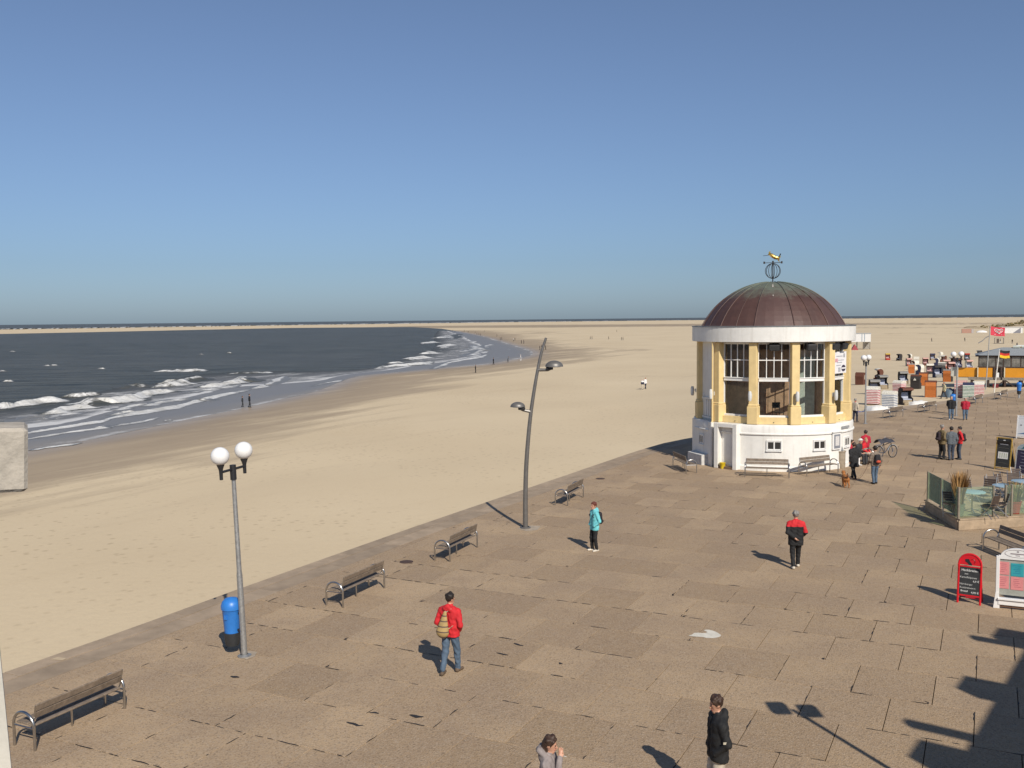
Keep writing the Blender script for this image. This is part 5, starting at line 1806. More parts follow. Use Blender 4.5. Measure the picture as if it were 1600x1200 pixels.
sw1 = [on_flag(.5 + .26 * math.sin(t) ** 3 * 1.0, .42 - .30 * (.8125 * math.cos(t) - .3125 * math.cos(2 * t) - .125 * math.cos(3 * t) - .06 * math.cos(4 * t)), -.03) for t in np.linspace(0.25, 6.0, 36)]
sw2 = [on_flag(.5 + .13 * math.sin(t) ** 3, .42 - .15 * (.8125 * math.cos(t) - .3125 * math.cos(2 * t) - .125 * math.cos(3 * t)), -.03) for t in np.linspace(0.25, 6.0, 24)]
hs = MB().tube(sw1, .035, 5).tube(sw2, .028, 5)
hs.build('heart_swirl', WF, f1)
MB().add([on_flag(.26, .80), on_flag(.74, .80), on_flag(.74, .88), on_flag(.26, .88)], [(0, 1, 2, 3)]).build('lettering', WF, f1)
pn = thing('pennant', 'dark narrow pennant streaming from the tall flagpole', 'flag', (FP1.x, FP1.y, FP1.z))
MB().add([(.32, -.02, 6.35), (-.1, .05, 6.12), (-.5, .0, 5.75), (-.95, .04, 5.52), (-.98, .04, 5.62), (-.5, .0, 5.90), (-.1, .05, 6.25), (.32, -.02, 6.46)], [(0, 1, 6, 7), (1, 2, 5, 6), (2, 3, 4, 5)]).build('cloth', mat('pennant_grey', (.20, .19, .19), .8), pn)
FP2, t2 = flagpole('white flagpole flying the striped national flag', 1553, 615, -.9, 4.75, .5, PALE)
flag('black, red and gold striped flag in front of the café', FP2, .55, 4.72, 1.15, .82, [(0, .36, mat('flag_black', (.02, .018, .022), .8)), (.36, .66, mat('flag_red', (.55, .03, .02), .8)), (.66, 1, mat('flag_gold', (.80, .52, .02), .8))])

# white raised cabin far out on the beach behind the pavilion
p = on_sand(1344, 546)
cb = thing('raised_cabin', 'white raised cabin on legs far out behind the pavilion', 'cabin', p, R(-16))
CW = mat('cabin_white', (.72, .71, .69), .5, var=.05)
MB().box((0, 0, 3.9), (6.2, 3.4, 2.7)).build('cabin_body', CW, cb)
MB().box((0, 0, 5.3), (6.5, 3.7, .14)).build('roof', mat('cabin_roof', (.45, .47, .48), .6), cb)
for x in (.4, 1.2):
    MB().box((x, -1.72, 3.9), (.22, .05, 2.6)).build('blue_trim', mat('cabin_blue_grey', (.30, .36, .42), .5), cb)
for x in (-2.9, -1, 1, 2.9):
    for y in (-1.5, 1.5):
        MB().box((x, y, 1.25), (.18, .18, 2.6)).build('leg', GRW, cb)
MB().tube([(1, -1.5, 2.5), (2.9, -1.5, .1)], .07, 4).tube([(-1, -1.5, 2.5), (-2.9, -1.5, .1)], .07, 4).build('brace', GRW, cb)
MB().box((1.9, 1.3, 1.25), (2.0, .1, 2.2)).build('screen', mat('cabin_grey_screen', (.33, .31, .28), .8), cb)
p = on_sand(1336, 547)
tp_ = MB().add([(-1.1, 0, 0), (1.1, 0, 0), (1.0, 1.2, 0), (-1.0, 1.2, 0), (0, .3, 1.9), (-.1, 1.0, 1.7)], [(0, 1, 4), (1, 2, 5, 4), (2, 3, 5), (3, 0, 4, 5)]).build('beach_shelter', mat('shelter_crimson', (.30, .05, .06), .8), None, loc=p, label='small crimson cloth shelter beside the far white cabin', cat='shelter')

# buildings and huts near the dunes
p = on_sand(1590, 520.5)
wb2 = thing('beach_building', 'long white beach building below the dunes at the right edge', 'building', p, R(-22))
MB().box((3.0, 4, 1.7), (22, 8, 3.4)).build('wall', CW, wb2)
MB().box((3.0, 4, 3.5), (22.6, 8.6, .25)).build('roof', mat('white_roof', (.7, .69, .66), .6), wb2)
MB().add([(-2.6, -.05, 0), (1.6, -.05, 0), (1.6, -.05, 3.2)], [(0, 1, 2)]).build('grey_gable', mat('gable_grey', (.22, .22, .25), .7), wb2)
for x in (5.5, 10.5):
    MB().box((x, -.06, 1.6), (2.0, .1, 2.9)).build('door', mat('dark_blue_door', (.05, .05, .10), .5), wb2)
for x in (3.2, 8.2):
    MB().box((x, -.06, 1.6), (.9, .1, 3.0)).build('pillar', mat('cream_post', (.62, .55, .40)), wb2)
p = on_sand(1510, 520.5)
ct = thing('storage_container', 'pinkish storage container far off left of the red flag', 'container', p, R(-20))
MB().box((0, 0, 1.3), (5.2, 2.4, 2.5)).build('container_body', mat('container_pink', (.42, .24, .18), .7), ct)
MB().box((3.2, 0, 1.2), (1.1, 2.4, 2.3)).build('pale_end', mat('container_grey', (.42, .39, .38), .7), ct)
p = on_sand(1534, 519.5)
bt = thing('upturned_boat', 'low white upturned boat far off left of the red flag', 'boat', p, R(-20))
MB().ball((0, 0, 0), 1, 16, sc=(3.2, 1.0, 1.3), lo=0, hi=math.pi / 2).build('hull', CW, bt, smooth='all')
MB().box((0, 0, .12), (5.6, .12, .25)).build('keel_board', GRW, bt)
p = on_sand(1561, 537)
ht = thing('play_frame', 'small timber play frame on the far beach below the red flag', 'play frame', p, R(-20))
for x in (-1.5, 1.5):
    for y in (-.7, .7):
        MB().box((x, y, 1.1), (.16, .16, 2.3)).build('post', GRW, ht)
MB().box((0, 0, .12), (3.4, 1.8, .16)).build('platform', GRW, ht)
MB().box((0, .7, 2.2), (3.3, .14, .14)).build('beam', GRW, ht)
MB().box((-.4, .3, 1.1), (.9, .1, 1.6)).build('panel', mat('play_dark', (.12, .09, .07), .8), ht)

# dunes
def make_dune_mat():
    m = mat('dune_marram', (.40, .30, .17), .95, var=.15, scale=.05)
    N, L = nodes(m); b = N['Principled BSDF']
    g = N.new('ShaderNodeNewGeometry').outputs['Position']
    n1 = noise(N, L, g, .045, 6, .7)
    c = mixc(N, L, ramp(N, L, n1, [(.44, 0.0), (.52, 1.0)]), (.50, .39, .25), (.27, .19, .09))
    c = mixc(N, L, ramp(N, L, noise(N, L, g, .12, 5, .7), [(.55, 0.0), (.68, .6)]), c, (.17, .14, .065))
    L.new(c, b.inputs['Base Color'])
    return m
DUNE = make_dune_mat()
def dune(px0, px1, pyb, hmax, depth, seed):
    r_ = random.Random(seed)
    a, b = Bw((px0, pyb)), Bw((px1, pyb - .0103 * (px1 - px0)))
    n, m = 46, 12
    vs_, fs_ = [], []
    ph = [r_.uniform(0, 6) for _ in range(6)]
    for i in range(n + 1):
        u = i / n
        for j in range(m + 1):
            v = j / m
            hh = hmax * math.sin(math.pi * v) * (.45 + .3 * math.sin(5 * u + ph[0]) * math.sin(3 * v + ph[1]) + .25 * math.sin(13 * u + ph[2]) + .16 * math.sin(29 * u + 7 * v + ph[3])) * min(1, 6 * u, 1.0)
            q = a.lerp(b, u)
            vs_.append((q.x + depth * v * .5, q.y + depth * v, BEACH_Z - .1 + max(0, hh)))
    for i in range(n):
        for j in range(m):
            k = i * (m + 1) + j
            fs_.append((k, k + m + 1, k + m + 2, k + 1))
    return MB().add(vs_, fs_).build('dunes', DUNE, None, smooth='all', kind='structure')
dn = dune(1500, 1760, 513.5, 6.5, 180, 3)
# marram tufts and scrub on the dunes
sc_ = MB()
for k in range(330):
    u, v = random.uniform(.12, 1), random.uniform(.02, .7)
    a, b = Bw((1500, 513.5)), Bw((1760, 513.5 - .0103 * 260))
    q = a.lerp(b, u)
    x, y = q.x + 90 * v, q.y + 180 * v
    best = min(dn.data.vertices, key=lambda w: (w.co.x - x) ** 2 + (w.co.y - y) ** 2) if k % 3 == 0 else best
    bx, by, bz = best.co.x + random.uniform(-4, 4), best.co.y + random.uniform(-4, 4), best.co.z - .3
    s = random.uniform(.4, 1.3)
    for t in range(5):
        an = random.uniform(0, 6.28)
        dx, dy = math.cos(an) * s, math.sin(an) * s
        sc_.add([(bx - dx, by - dy, bz), (bx + dx, by + dy, bz), (bx + dx * .6 + random.uniform(-.5, .5), by + dy * .6, bz + s * random.uniform(.8, 1.5)), (bx - dx * .6, by - dy * .6, bz + s * random.uniform(.7, 1.4))], [(0, 1, 2, 3)], random.choice((0, 1, 1)))
sc_.build('marram_grass', [mat('marram_dry', (.36, .26, .12), .9, var=.2), mat('scrub_green', (.16, .14, .06), .9, var=.25)], None, kind='stuff', label='patchy marram grass and scrub on the dunes', cat='grass')

# ================================================================== THE BUILDING THE VIEW IS TAKEN FROM (beside and below the viewpoint)
bld = thing('seafront_building', 'pale concrete balcony beams and post at the left edge', 'building')
BW = mat('building_white', (.62, .58, .50), .8, var=.08, scale=1.2, bump=.2, bscale=20)
ed = Vector((.594, .805, 0)); en = Vector((.805, -.594, 0))
r0 = Vector((11.65, 7.17, 0))
def wing(a, b, d0, d1, z0, z1, name, m=BW):
    q = [r0 + ed * a + en * d0, r0 + ed * b + en * d0, r0 + ed * b + en * d1, r0 + ed * a + en * d1]
    MB().plate([(p.x, p.y) for p in q][::-1], z0, z1).build(name, m, bld)
wing(-8.5, 14, 0, 9, 7.55, 8.0, 'roof_slab', CONCRETE)
wing(-8.3, 13.8, .5, 8.8, -.05, 7.55, 'wall')
for k in (-.71, 3.1, 6.97):
    c = r0 + ed * k
    q = [c + en * .05 - ed * .42, c + en * .05 + ed * .42, c - en * .8 + ed * .42, c - en * .8 - ed * .42]
    MB().plate([(p.x, p.y) for p in q], 7.52, 7.98).build('roof_beam', CONCRETE, bld)
for k in (.45, 6.38, 10.6):
    c = r0 + ed * k
    MB().tube([tuple(c + en * .2 + Vector((0, 0, 7.8))), tuple(c - en * 1.28 + Vector((0, 0, 7.8)))], .16, 10).build('shadow_tube', BW, bld)  # unseen tubes, added to cast the round-ended shadows on the paving
MB().box((-1.0, -5.5, 5.95), (13.5, 13.0, .3)).build('balcony_floor', CONCRETE, bld)
MB().box((-1.0, -6.5, 2.9), (12.5, 10.5, 5.8)).build('lower_wall', BW, bld)
# beam end and leaning post at the left edge of the view
d = ray(43.5, 719); s_ = 7.2 / d[1]
bc = Vector((d[0] * s_, 7.2, CAM_H + d[2] * s_))
bm = MB()
n1, n2 = 14, 8
Lb, Hb, Db = 3.0, .485, .55
def bump_(p):
    return p
M = Matrix.Translation(bc) @ Matrix.Rotation(R(27), 4, 'Z') @ Matrix.Rotation(R(2.5), 4, 'Y')
bm.box((-Lb / 2, Db / 2, 0), (Lb, Db, Hb), M=M, ch=.025)
bm.build('balcony_beam', CONCRETE, bld)
d0_ = ray(17.5, 1200); d1_ = ray(-2, 1000); s0, s1 = 5.2 / d0_[1], 5.2 / d1_[1]
pb, pt_ = Vector((d0_[0] * s0, 5.2, CAM_H + d0_[2] * s0)), Vector((d1_[0] * s1, 5.2, CAM_H + d1_[2] * s1))
ax = (pt_ - pb)
lo, hi = pb - ax * 3.0, pb + ax * 2.0
MB().add([lo, lo + Vector((-.5, 0, 0)), lo + Vector((-.7, .36, 0)), lo + Vector((-.2, .36, 0)), hi, hi + Vector((-.5, 0, 0)), hi + Vector((-.7, .36, 0)), hi + Vector((-.2, .36, 0))],
         [(0, 4, 5, 1), (1, 5, 6, 2), (2, 6, 7, 3), (3, 7, 4, 0), (4, 7, 6, 5), (0, 1, 2, 3)]).build('leaning_post', BW, bld)
# floodlight post whose shadow lies on the paving
fp = thing('floodlight_post', 'post with two box floodlights standing just outside the lower right of the view', 'street lamp', (7.64, 12.35, 0))
MB().tube([(0, 0, 0), (0, 0, 5.0)], .05, 10).build('pole', GALV, fp)
MB().box((-.26, .1, 5.0), (.36, .5, .16), ch=.03).build('lamp_head', GREYMETAL, fp)
MB().box((.30, -.05, 5.0), (.36, .5, .16), ch=.03).build('lamp_head', GREYMETAL, fp)
# ================================================================== PEOPLE, DOG, BICYCLE
def surface_nets(F, org_, h):
    """closed surface of a sampled distance field"""
    nx, ny, nz = F.shape
    S = F < 0
    acc = np.zeros((nx - 1, ny - 1, nz - 1, 3)); cnt = np.zeros((nx - 1, ny - 1, nz - 1))
    for ax in range(3):
        o1, o2 = [i for i in range(3) if i != ax]
        for a in (0, 1):
            for b in (0, 1):
                sl0 = [None] * 3; sl1 = [None] * 3
                n_ = F.shape
                sl0[ax], sl1[ax] = slice(0, n_[ax] - 1), slice(1, n_[ax])
                for o, t in ((o1, a), (o2, b)):
                    sl0[o] = sl1[o] = slice(t, n_[o] - 1 + t)
                v0, v1 = F[tuple(sl0)], F[tuple(sl1)]
                m = (v0 < 0) != (v1 < 0)
                t_ = np.where(m, v0 / np.where(m, v0 - v1, 1), 0)
                acc[..., ax] += np.where(m, t_, 0)
                acc[..., o1] += np.where(m, a, 0)
                acc[..., o2] += np.where(m, b, 0)
                cnt += m
    act = cnt > 0
    idx = -np.ones(act.shape, int)
    idx[act] = np.arange(act.sum())
    ijk = np.argwhere(act)
    V = org_ + h * (ijk + acc[act] / cnt[act][:, None])
    faces = []
    for ax in range(3):
        o1, o2 = [(1, 2), (2, 0), (0, 1)][ax]
        sl0 = [slice(1, n - 1) for n in F.shape]; sl1 = list(sl0)
        sl0[ax], sl1[ax] = slice(0, F.shape[ax] - 1), slice(1, F.shape[ax])
        A_, B_ = S[tuple(sl0)], S[tuple(sl1)]
        e = np.argwhere(A_ != B_)
        off = np.array([1, 1, 1]); off[ax] = 0
        c = e + off
        flip = A_[tuple(e.T)]
        u, v = np.zeros(3, int), np.zeros(3, int)
        u[o1], v[o2] = 1, 1
        g = lambda d: idx[tuple((c - d).T)]
        q = np.stack([g(u + v), g(v), g(u * 0), g(u)], -1)
        q[~flip] = q[~flip][:, ::-1]
        faces.append(q)
    return V, np.concatenate(faces)

class Fig:
    """a figure as a list of rounded cones; each carries a material slot"""
    def __init__(self):
        self.p = []
    def cone(self, a, b, ra, rb, m, sq=(1, 1, 1), zmin=None, plane=None, k=.025):
        self.p.append((np.array(a, float), np.array(b, float), ra, rb, m, np.array(sq, float), zmin, plane, k))
        return self
    def ball(self, c, r, m, sq=(1, 1, 1), **kw):
        return self.cone(c, c, r, r, m, sq, **kw)
    def sdf(self, P, q):
        a, b, ra, rb, m, sq, zmin, plane, k = q
        c = (a + b) / 2
        X = (P - c) / sq
        a_, b_ = (a - c) / sq, (b - c) / sq
        d = b_ - a_
        L2 = d @ d
        t = np.clip(((X - a_) @ d) / L2, 0, 1) if L2 > 1e-12 else np.zeros(len(P))
        D_ = np.linalg.norm(X - a_ - t[:, None] * d, axis=1) - (ra + (rb - ra) * t)
        D_ = D_ * min(sq)
        if zmin is not None:
            D_ = np.maximum(D_, zmin - P[:, 2])
        if plane is not None:
            n_, o_ = np.array(plane[0], float), plane[1]
            D_ = np.maximum(D_, P @ n_ - o_)
        return D_
    def build(self, h):
        lo = np.min([np.minimum(q[0], q[1]) - max(q[2], q[3]) * np.maximum(q[5], 1) for q in self.p], 0) - 2.5 * h
        hi = np.max([np.maximum(q[0], q[1]) + max(q[2], q[3]) * np.maximum(q[5], 1) for q in self.p], 0) + 2.5 * h
        n = np.ceil((hi - lo) / h).astype(int) + 1
        ax = [lo[i] + h * np.arange(n[i]) for i in range(3)]
        F = np.full(n, 9.0)
        for q in self.p:
            r_ = max(q[2], q[3]) * np.maximum(q[5], 1) + 4 * h + q[8] * 2
            l_, u_ = np.minimum(q[0], q[1]) - r_, np.maximum(q[0], q[1]) + r_
            i0 = np.clip(np.floor((l_ - lo) / h).astype(int), 0, n - 1); i1 = np.clip(np.ceil((u_ - lo) / h).astype(int) + 1, 1, n)
            G = np.stack(np.meshgrid(*[ax[i][i0[i]:i1[i]] for i in range(3)], indexing='ij'), -1)
            d = self.sdf(G.reshape(-1, 3), q).reshape(G.shape[:3])
            s = (slice(i0[0], i1[0]), slice(i0[1], i1[1]), slice(i0[2], i1[2]))
            f = F[s]; k = q[8]
            hh = np.clip(.5 + .5 * (f - d) / k, 0, 1)
            F[s] = f * (1 - hh) + d * hh - k * hh * (1 - hh)
        V, Q = surface_nets(F, lo, h)
        C = V[Q].mean(1)
        best = np.full(len(C), 1e9); mi = np.zeros(len(C), int)
        for q in self.p:
            d = self.sdf(C, q)
            m = d < best
            best = np.where(m, d, best); mi = np.where(m, q[4], mi)
        return V, Q, mi, C

SKIN, HAIR, TOP, LEGS, SHOE, EXTRA, EYE, LIP = range(8)
def cloth(name, c, rough=.8):
    return mat('cloth_' + name, c, rough, var=.14, scale=7, bump=.35, bscale=14)
SKINM = mat('skin', (.56, .30, .20), .5, var=.08, scale=10)
EYEM = mat('eye_dark', (.03, .02, .02), .3)
LIPM = mat('lips', (.42, .14, .11), .5)
HAIRS = dict(brown=mat('hair_brown', (.05, .025, .015), .6, var=.25, scale=25), auburn=mat('hair_auburn', (.13, .03, .015), .55, var=.25, scale=25), grey=mat('hair_grey', (.26, .24, .22), .6, var=.2, scale=25),
             dark=mat('hair_dark', (.02, .014, .011), .6, var=.2, scale=25), fair=mat('hair_fair', (.38, .26, .13), .6, var=.2, scale=25), white=mat('hair_white', (.6, .58, .55), .6), blue=mat('hat_blue', (.04, .16, .55), .6), black=mat('hat_black', (.015, .014, .015), .8))

def person(label, pos, rz, height=1.72, top=None, legs=None, shoe=None, hair='brown', hem=.86, stride=0.0, arms=('hang', 'hang'), h=.018, top2=None, split=None,
           hood=False, long_hair=False, lean=0.0, head_turn=0.0, sit=False, group=None, cap=None, bulk=1.0, coat=False, extra=None, head_down=0.0, knee_bend=0.0, scarf=None):
    """front = local +Y. arms: hang, pocket, back, face, hold, swing"""
    f = Fig()
    fine = h < .03
    hipz = .93 if not sit else .52
    bk = bulk
    sh = lambda v: (v[0], v[1] + lean * (v[2] - hipz), v[2])       # lean the trunk forward
    drop = 0 if not sit else -.41
    Z = lambda z: z + drop
    # legs
    for s in (-1, 1):
        if sit:
            hip = (s * .10, 0, hipz); knee = (s * .13, .44, .50); ank = (s * .12, .46, .09)
        else:
            fo = stride * s * .5
            hip = (s * .092, 0, .91); ank = (s * .095, fo, .085 + (.05 if fo < -.15 else 0)); knee = (s * .10, fo * .45 + .05 + knee_bend, .49)
        f.cone(hip, knee, .098 * bk, .070 * bk, LEGS).cone(knee, ank, .070 * bk, .058, LEGS, zmin=.07 if fine else None)
        toe = (ank[0] + s * .03, ank[1] + .15, .035)
        f.cone((ank[0], ank[1] - .045, .045), toe, .048, .036, SHOE, (1, 1, .95), zmin=0.003, k=.012)
    f.cone((-.065, -.01, hipz + .01), (.065, -.01, hipz + .01), .112 * bk, .112 * bk, LEGS, (1, .9, 1))
    # trunk and jacket
    hm = Z(hem)
    for s in (-1, 1):
        f.cone(sh((s * .075 * bk, 0, hm - .02)), sh((s * .085 * bk, 0, Z(1.33))), .137 * bk, .128 * bk, TOP, (1, .9, 1), zmin=hm)
    f.cone(sh((-.165, -.005, Z(1.40))), sh((.165, -.005, Z(1.40))), .070, .070, TOP, k=.05)
    f.cone(sh((-.07, -.01, Z(1.42))), sh((.07, -.01, Z(1.42))), .075, .075, TOP, k=.05)
    f.cone(sh((0, 0, Z(1.43))), sh((0, .01, Z(1.50))), .070, .062, EXTRA if scarf else TOP)
    f.cone(sh((0, .005, Z(1.46))), sh((0, .02, Z(1.57))), .052, .050, SKIN)
    if coat:
        f.cone((-.06, -.02, .62), (.06, -.02, .62), .17 * bk, .17 * bk, TOP, zmin=.60); f.cone((0, -.01, .62), (0, 0, 1.0), .19 * bk, .17 * bk, TOP, zmin=.60)
    if hood == 2:
        for s in (-1, 1):
            f.cone(sh((s * .10, -.02, Z(1.47))), sh((s * .075, -.12, Z(1.56))), .045, .045, TOP)
        f.cone(sh((-.07, -.13, Z(1.56))), sh((.07, -.13, Z(1.56))), .05, .05, TOP)
    if hood:
        f.cone(sh((-.06, -.085, Z(1.45))), sh((.06, -.085, Z(1.45))), .062, .062, TOP); f.ball(sh((0, -.10, Z(1.49))), .075, TOP, (1, .8, 1))
    # arms
    for s, kind in zip((-1, 1), arms):
        shd = sh((s * .195 * bk, 0, Z(1.385)))
        el, wr = {'hang': ((s * .255, -.03, 1.12), (s * .25, .05, .87)), 'pocket': ((s * .285, -.06, 1.12), (s * .19, .10, .95)), 'back': ((s * .27, -.10, 1.13), (s * .08, -.17, .98)),
                  'face': ((s * .22, .17, 1.16), (s * .06, .19, 1.47)), 'hold': ((s * .25, .02, 1.12), (s * .16, .26, 1.10)), 'swing': ((s * .26, -.10, 1.13), (s * .25, -.02, .88)),
                  'fwd': ((s * .25, .04, 1.11), (s * .22, .22, .95)), 'lap': ((s * .24, .05, 1.13), (s * .10, .28, 1.02)), 'bar': ((s * .24, .20, 1.18), (s * .22, .42, 1.08))}[kind]
        el, wr = sh((el[0], el[1], Z(el[2]))), sh((wr[0], wr[1], Z(wr[2])))
        f.cone(shd, el, .068 * bk, .056 * bk, TOP).cone(el, wr, .056 * bk, .043, TOP)
        d = np.array(wr) - np.array(el); d /= np.linalg.norm(d)
        w_ = np.array(wr)
        if kind not in ('pocket',):
            pc = w_ + d * .055
            f.cone(w_, w_ + d * .085, .030, .032, SKIN, (.75, 1, 1), k=.012)
            if fine:
                side = np.array((0, 1.0, 0)) if abs(d[1]) < .8 else np.array((1.0, 0, 0))
                side -= d * (side @ d); side /= np.linalg.norm(side)
                nrm = np.cross(d, side)
                for i, (o_, L_) in enumerate(((-.028, .055), (-.010, .068), (.010, .064), (.027, .05))):
                    b0 = w_ + d * .085 + side * o_
                    m0 = b0 + d * L_ * .6 - nrm * s * .004
                    f.cone(b0, m0, .0105, .0100, SKIN, k=.006).cone(m0, m0 + d * L_ * .5 - nrm * s * .022, .0100, .0085, SKIN, k=.006)
                th = w_ + d * .03 + side * .030
                f.cone(th, th + d * .045 + side * .022, .0125, .0095, SKIN, k=.006)
    # head
    ca, sa = math.cos(head_turn), math.sin(head_turn)
    hc = np.array(sh((0, .025, Z(1.635))))
    def H(x, y, z):
        y2 = y * math.cos(head_down) + z * math.sin(head_down); z2 = -y * math.sin(head_down) + z * math.cos(head_down)
        return (hc[0] + x * ca - y2 * sa, hc[1] + x * sa + y2 * ca, hc[2] + z2)
    f.ball(H(0, 0, .02), .088, SKIN, (.92, 1.06, 1.16))
    f.cone(H(0, .035, -.055), H(0, .055, -.085), .052, .038, SKIN)
    if fine:
        f.cone(H(0, .088, .015), H(0, .112, -.022), .011, .016, SKIN, k=.012)
        for s in (-1, 1):
            f.ball(H(s * .085, -.005, -.005), .022, SKIN, (.5, .8, 1.3), k=.01)
            f.ball(H(s * .034, .088, .022), .0125, EYE, k=.004)
        f.cone(H(-.02, .093, -.055), H(.02, .093, -.055), .0095, .0095, LIP, k=.004)
    fn = np.array(H(0, 1, -.55)) - np.array(H(0, 0, 0)); fn /= np.linalg.norm(fn)
    c0 = np.array(H(0, .042, .03))
    pl = (fn, float(fn @ c0))
    f.ball(H(0, -.012, .045), .099, HAIR, (.95, 1.06, 1.08), plane=pl, k=.01)
    if fine and cap != 'hat':
        hr = random.Random(len(label))
        for _ in range(26):
            a_, e_ = hr.uniform(0, 6.28), hr.uniform(.0, 1.25)
            v_ = (math.sin(a_) * math.cos(e_) * .09, -.012 + math.cos(a_) * math.cos(e_) * .10, .045 + math.sin(e_) * .10)
            f.ball(H(*v_), hr.uniform(.018, .032), HAIR, plane=pl, k=.012)
    if long_hair:
        f.cone(H(0, -.055, .0), H(0, -.06, -.12), .078, .065, HAIR, k=.02)
    if cap == 'brim':
        f.cone(H(0, .06, .075), H(0, .15, .06), .06, .05, HAIR, (1.0, 1, .28), k=.01)
    if cap == 'hat':
        f.ball(H(0, 0, .075), .15, HAIR, (1, 1, .16), k=.01); f.ball(H(0, -.01, .10), .098, HAIR, (1, 1, .75))
    V, Q, mi, C = f.build(h)
    # folds in the cloth
    if h < .03:
        wr_ = np.zeros(len(V)); cl_ = np.zeros(len(V), bool)
        for q_ in Q[(mi == TOP) | (mi == LEGS)].T:
            cl_[q_] = True
        nrm_ = np.zeros_like(V)
        fn_ = np.cross(V[Q[:, 2]] - V[Q[:, 0]], V[Q[:, 3]] - V[Q[:, 1]])
        for i_ in range(4):
            np.add.at(nrm_, Q[:, i_], fn_)
        nrm_ /= np.linalg.norm(nrm_, axis=1)[:, None] + 1e-12
        ph_ = len(label) * .7
        x_, y_, z_ = V.T
        wr_ = np.sin(26 * z_ + 9 * np.sin(7 * x_ + ph_) + 6 * y_) * np.sin(15 * x_ + 11 * y_ + ph_) + .6 * np.sin(55 * z_ + 30 * x_ + 5 * np.sin(20 * y_))
        V = V + nrm_ * (wr_ * .0055 * cl_)[:, None]
    if top2 is not None:
        m = (mi == TOP) & split(C)
        mi = np.where(m, EXTRA, mi)
    me = bpy.data.meshes.new('person')
    me.from_pydata(V.tolist(), [], Q.tolist())
    ms = [SKINM, HAIRS[hair], top, legs, shoe or cloth('shoe_dark', (.03, .028, .026)), top2 or scarf or extra or top, EYEM, LIPM]
    for m in ms:
        me.materials.append(m)
    me.polygons.foreach_set('material_index', mi.astype(np.int32))
    me.polygons.foreach_set('use_smooth', [True] * len(me.polygons))
    o = link(me, 'person', None, pos, rz, label, 'person', group)
    sc = height / 1.75
    o.scale = (sc, sc, sc)
    return o

def facing(pos, tx, ty):
    """rz so that local +Y points towards the direction (tx, ty)"""
    return math.atan2(ty, tx) - math.pi / 2

JEANS, JEANSD = cloth('jeans', (.085, .13, .19)), cloth('jeans_dark', (.045, .06, .09))
BLK, DRK, NAVY = cloth('black', (.012, .012, .013)), cloth('dark_grey', (.035, .036, .04)), cloth('navy', (.018, .022, .045))
REDJ, CRIM, TEAL = cloth('red', (.60, .018, .025)), cloth('crimson', (.42, .012, .035)), cloth('turquoise', (.16, .56, .60))
GREYJ, OLIVE, BEIGE, PALEY = cloth('grey', (.10, .115, .13)), cloth('olive', (.17, .125, .06)), cloth('beige', (.55, .48, .38)), cloth('pale_yellow', (.56, .50, .30))
WHT, LGREY2, BROWNJ = cloth('white', (.72, .70, .68)), cloth('hoodie_grey', (.28, .24, .23)), cloth('brown_grey', (.22, .17, .13))
SHW, SHB, SHG = cloth('shoe_white', (.66, .60, .50)), cloth('shoe_brown', (.13, .09, .06)), cloth('shoe_grey', (.12, .12, .12))

def carried(name, label, cat, pers, fig, mats, h=.016, group=None):
    V, Q, mi, C = fig.build(h)
    me = bpy.data.meshes.new(name)
    me.from_pydata(V.tolist(), [], Q.tolist())
    for m in mats:
        me.materials.append(m)
    me.polygons.foreach_set('material_index', mi.astype(np.int32))
    me.polygons.foreach_set('use_smooth', [True] * len(me.polygons))
    o = link(me, name, None, pers.location, pers.rotation_euler.z, label, cat, group)
    o.scale = pers.scale
    return o
def backpack(label, pers, m, m2=None, lean=0.0, big=1.0, h=.016):
    f = Fig()
    y = -.21
    for s in (-1, 1):
        f.cone((s * .07, y, 1.06), (s * .055, y + .01, 1.34), .085 * big, .075 * big, 0, (1, .95, 1), k=.04)
    f.cone((-.05, y - .07, 1.08), (.05, y - .07, 1.08), .06 * big, .06 * big, 1 if m2 else 0, k=.015)
    for s in (-1, 1):
        f.cone((s * .10, -.14, 1.36), (s * .115, .02, 1.47), .018, .018, 0, k=.01).cone((s * .115, .02, 1.47), (s * .135, .135, 1.30), .018, .018, 0, k=.01).cone((s * .135, .135, 1.30), (s * .16, .02, 1.08), .016, .016, 0, k=.01)
    return carried('backpack', label, 'backpack', pers, f, [m, m2 or m], h)

# -- red jacket, plaid bag, walking to the right
p = at_z(704, 1052)
rj = person('person in a red jacket and jeans walking near the middle bench', p, facing(p, .42, .91), 1.76, REDJ, JEANS, SHB, 'dark', hem=.84, stride=.34, arms=('pocket', 'pocket'), h=.014, hood=True, head_turn=-.5, bulk=1.06)
PLAID = stripe_mat('plaid_cloth', (.42, .29, .12), (.12, .08, .06), 9.0, 'Z', .75)
f = Fig()
f.cone((-.03, -.165, 1.36), (-.07, -.20, .98), .045, .150, 0, (1, .62, 1)).cone((-.03, -.15, 1.34), (-.03, -.14, 1.40), .028, .02, 1)
f.cone((-.05, -.16, 1.36), (.10, -.12, 1.47), .010, .010, 1, k=.005).cone((.10, -.12, 1.47), (.14, .06, 1.42), .010, .010, 1, k=.005).cone((-.05, -.20, .95), (.16, -.14, 1.12), .009, .009, 1, k=.005)
carried('plaid_bag', 'yellow and brown plaid sack on the back of the red jacket', 'bag', rj, f, [PLAID, cloth('cord', (.5, .42, .3))], .013)

# -- turquoise jacket, standing
p = at_z(929, 861)
tq = person('person in a turquoise jacket standing right of the curved lamp', p, facing(p, -.92, -.38), 1.62, TEAL, BLK, SHW, 'auburn', hem=.78, stride=.08, arms=('pocket', 'pocket'), h=.014, hood=True, bulk=1.04, head_turn=.2)
backpack('black backpack worn over the turquoise jacket', tq, cloth('pack_black', (.016, .014, .017)), h=.014)

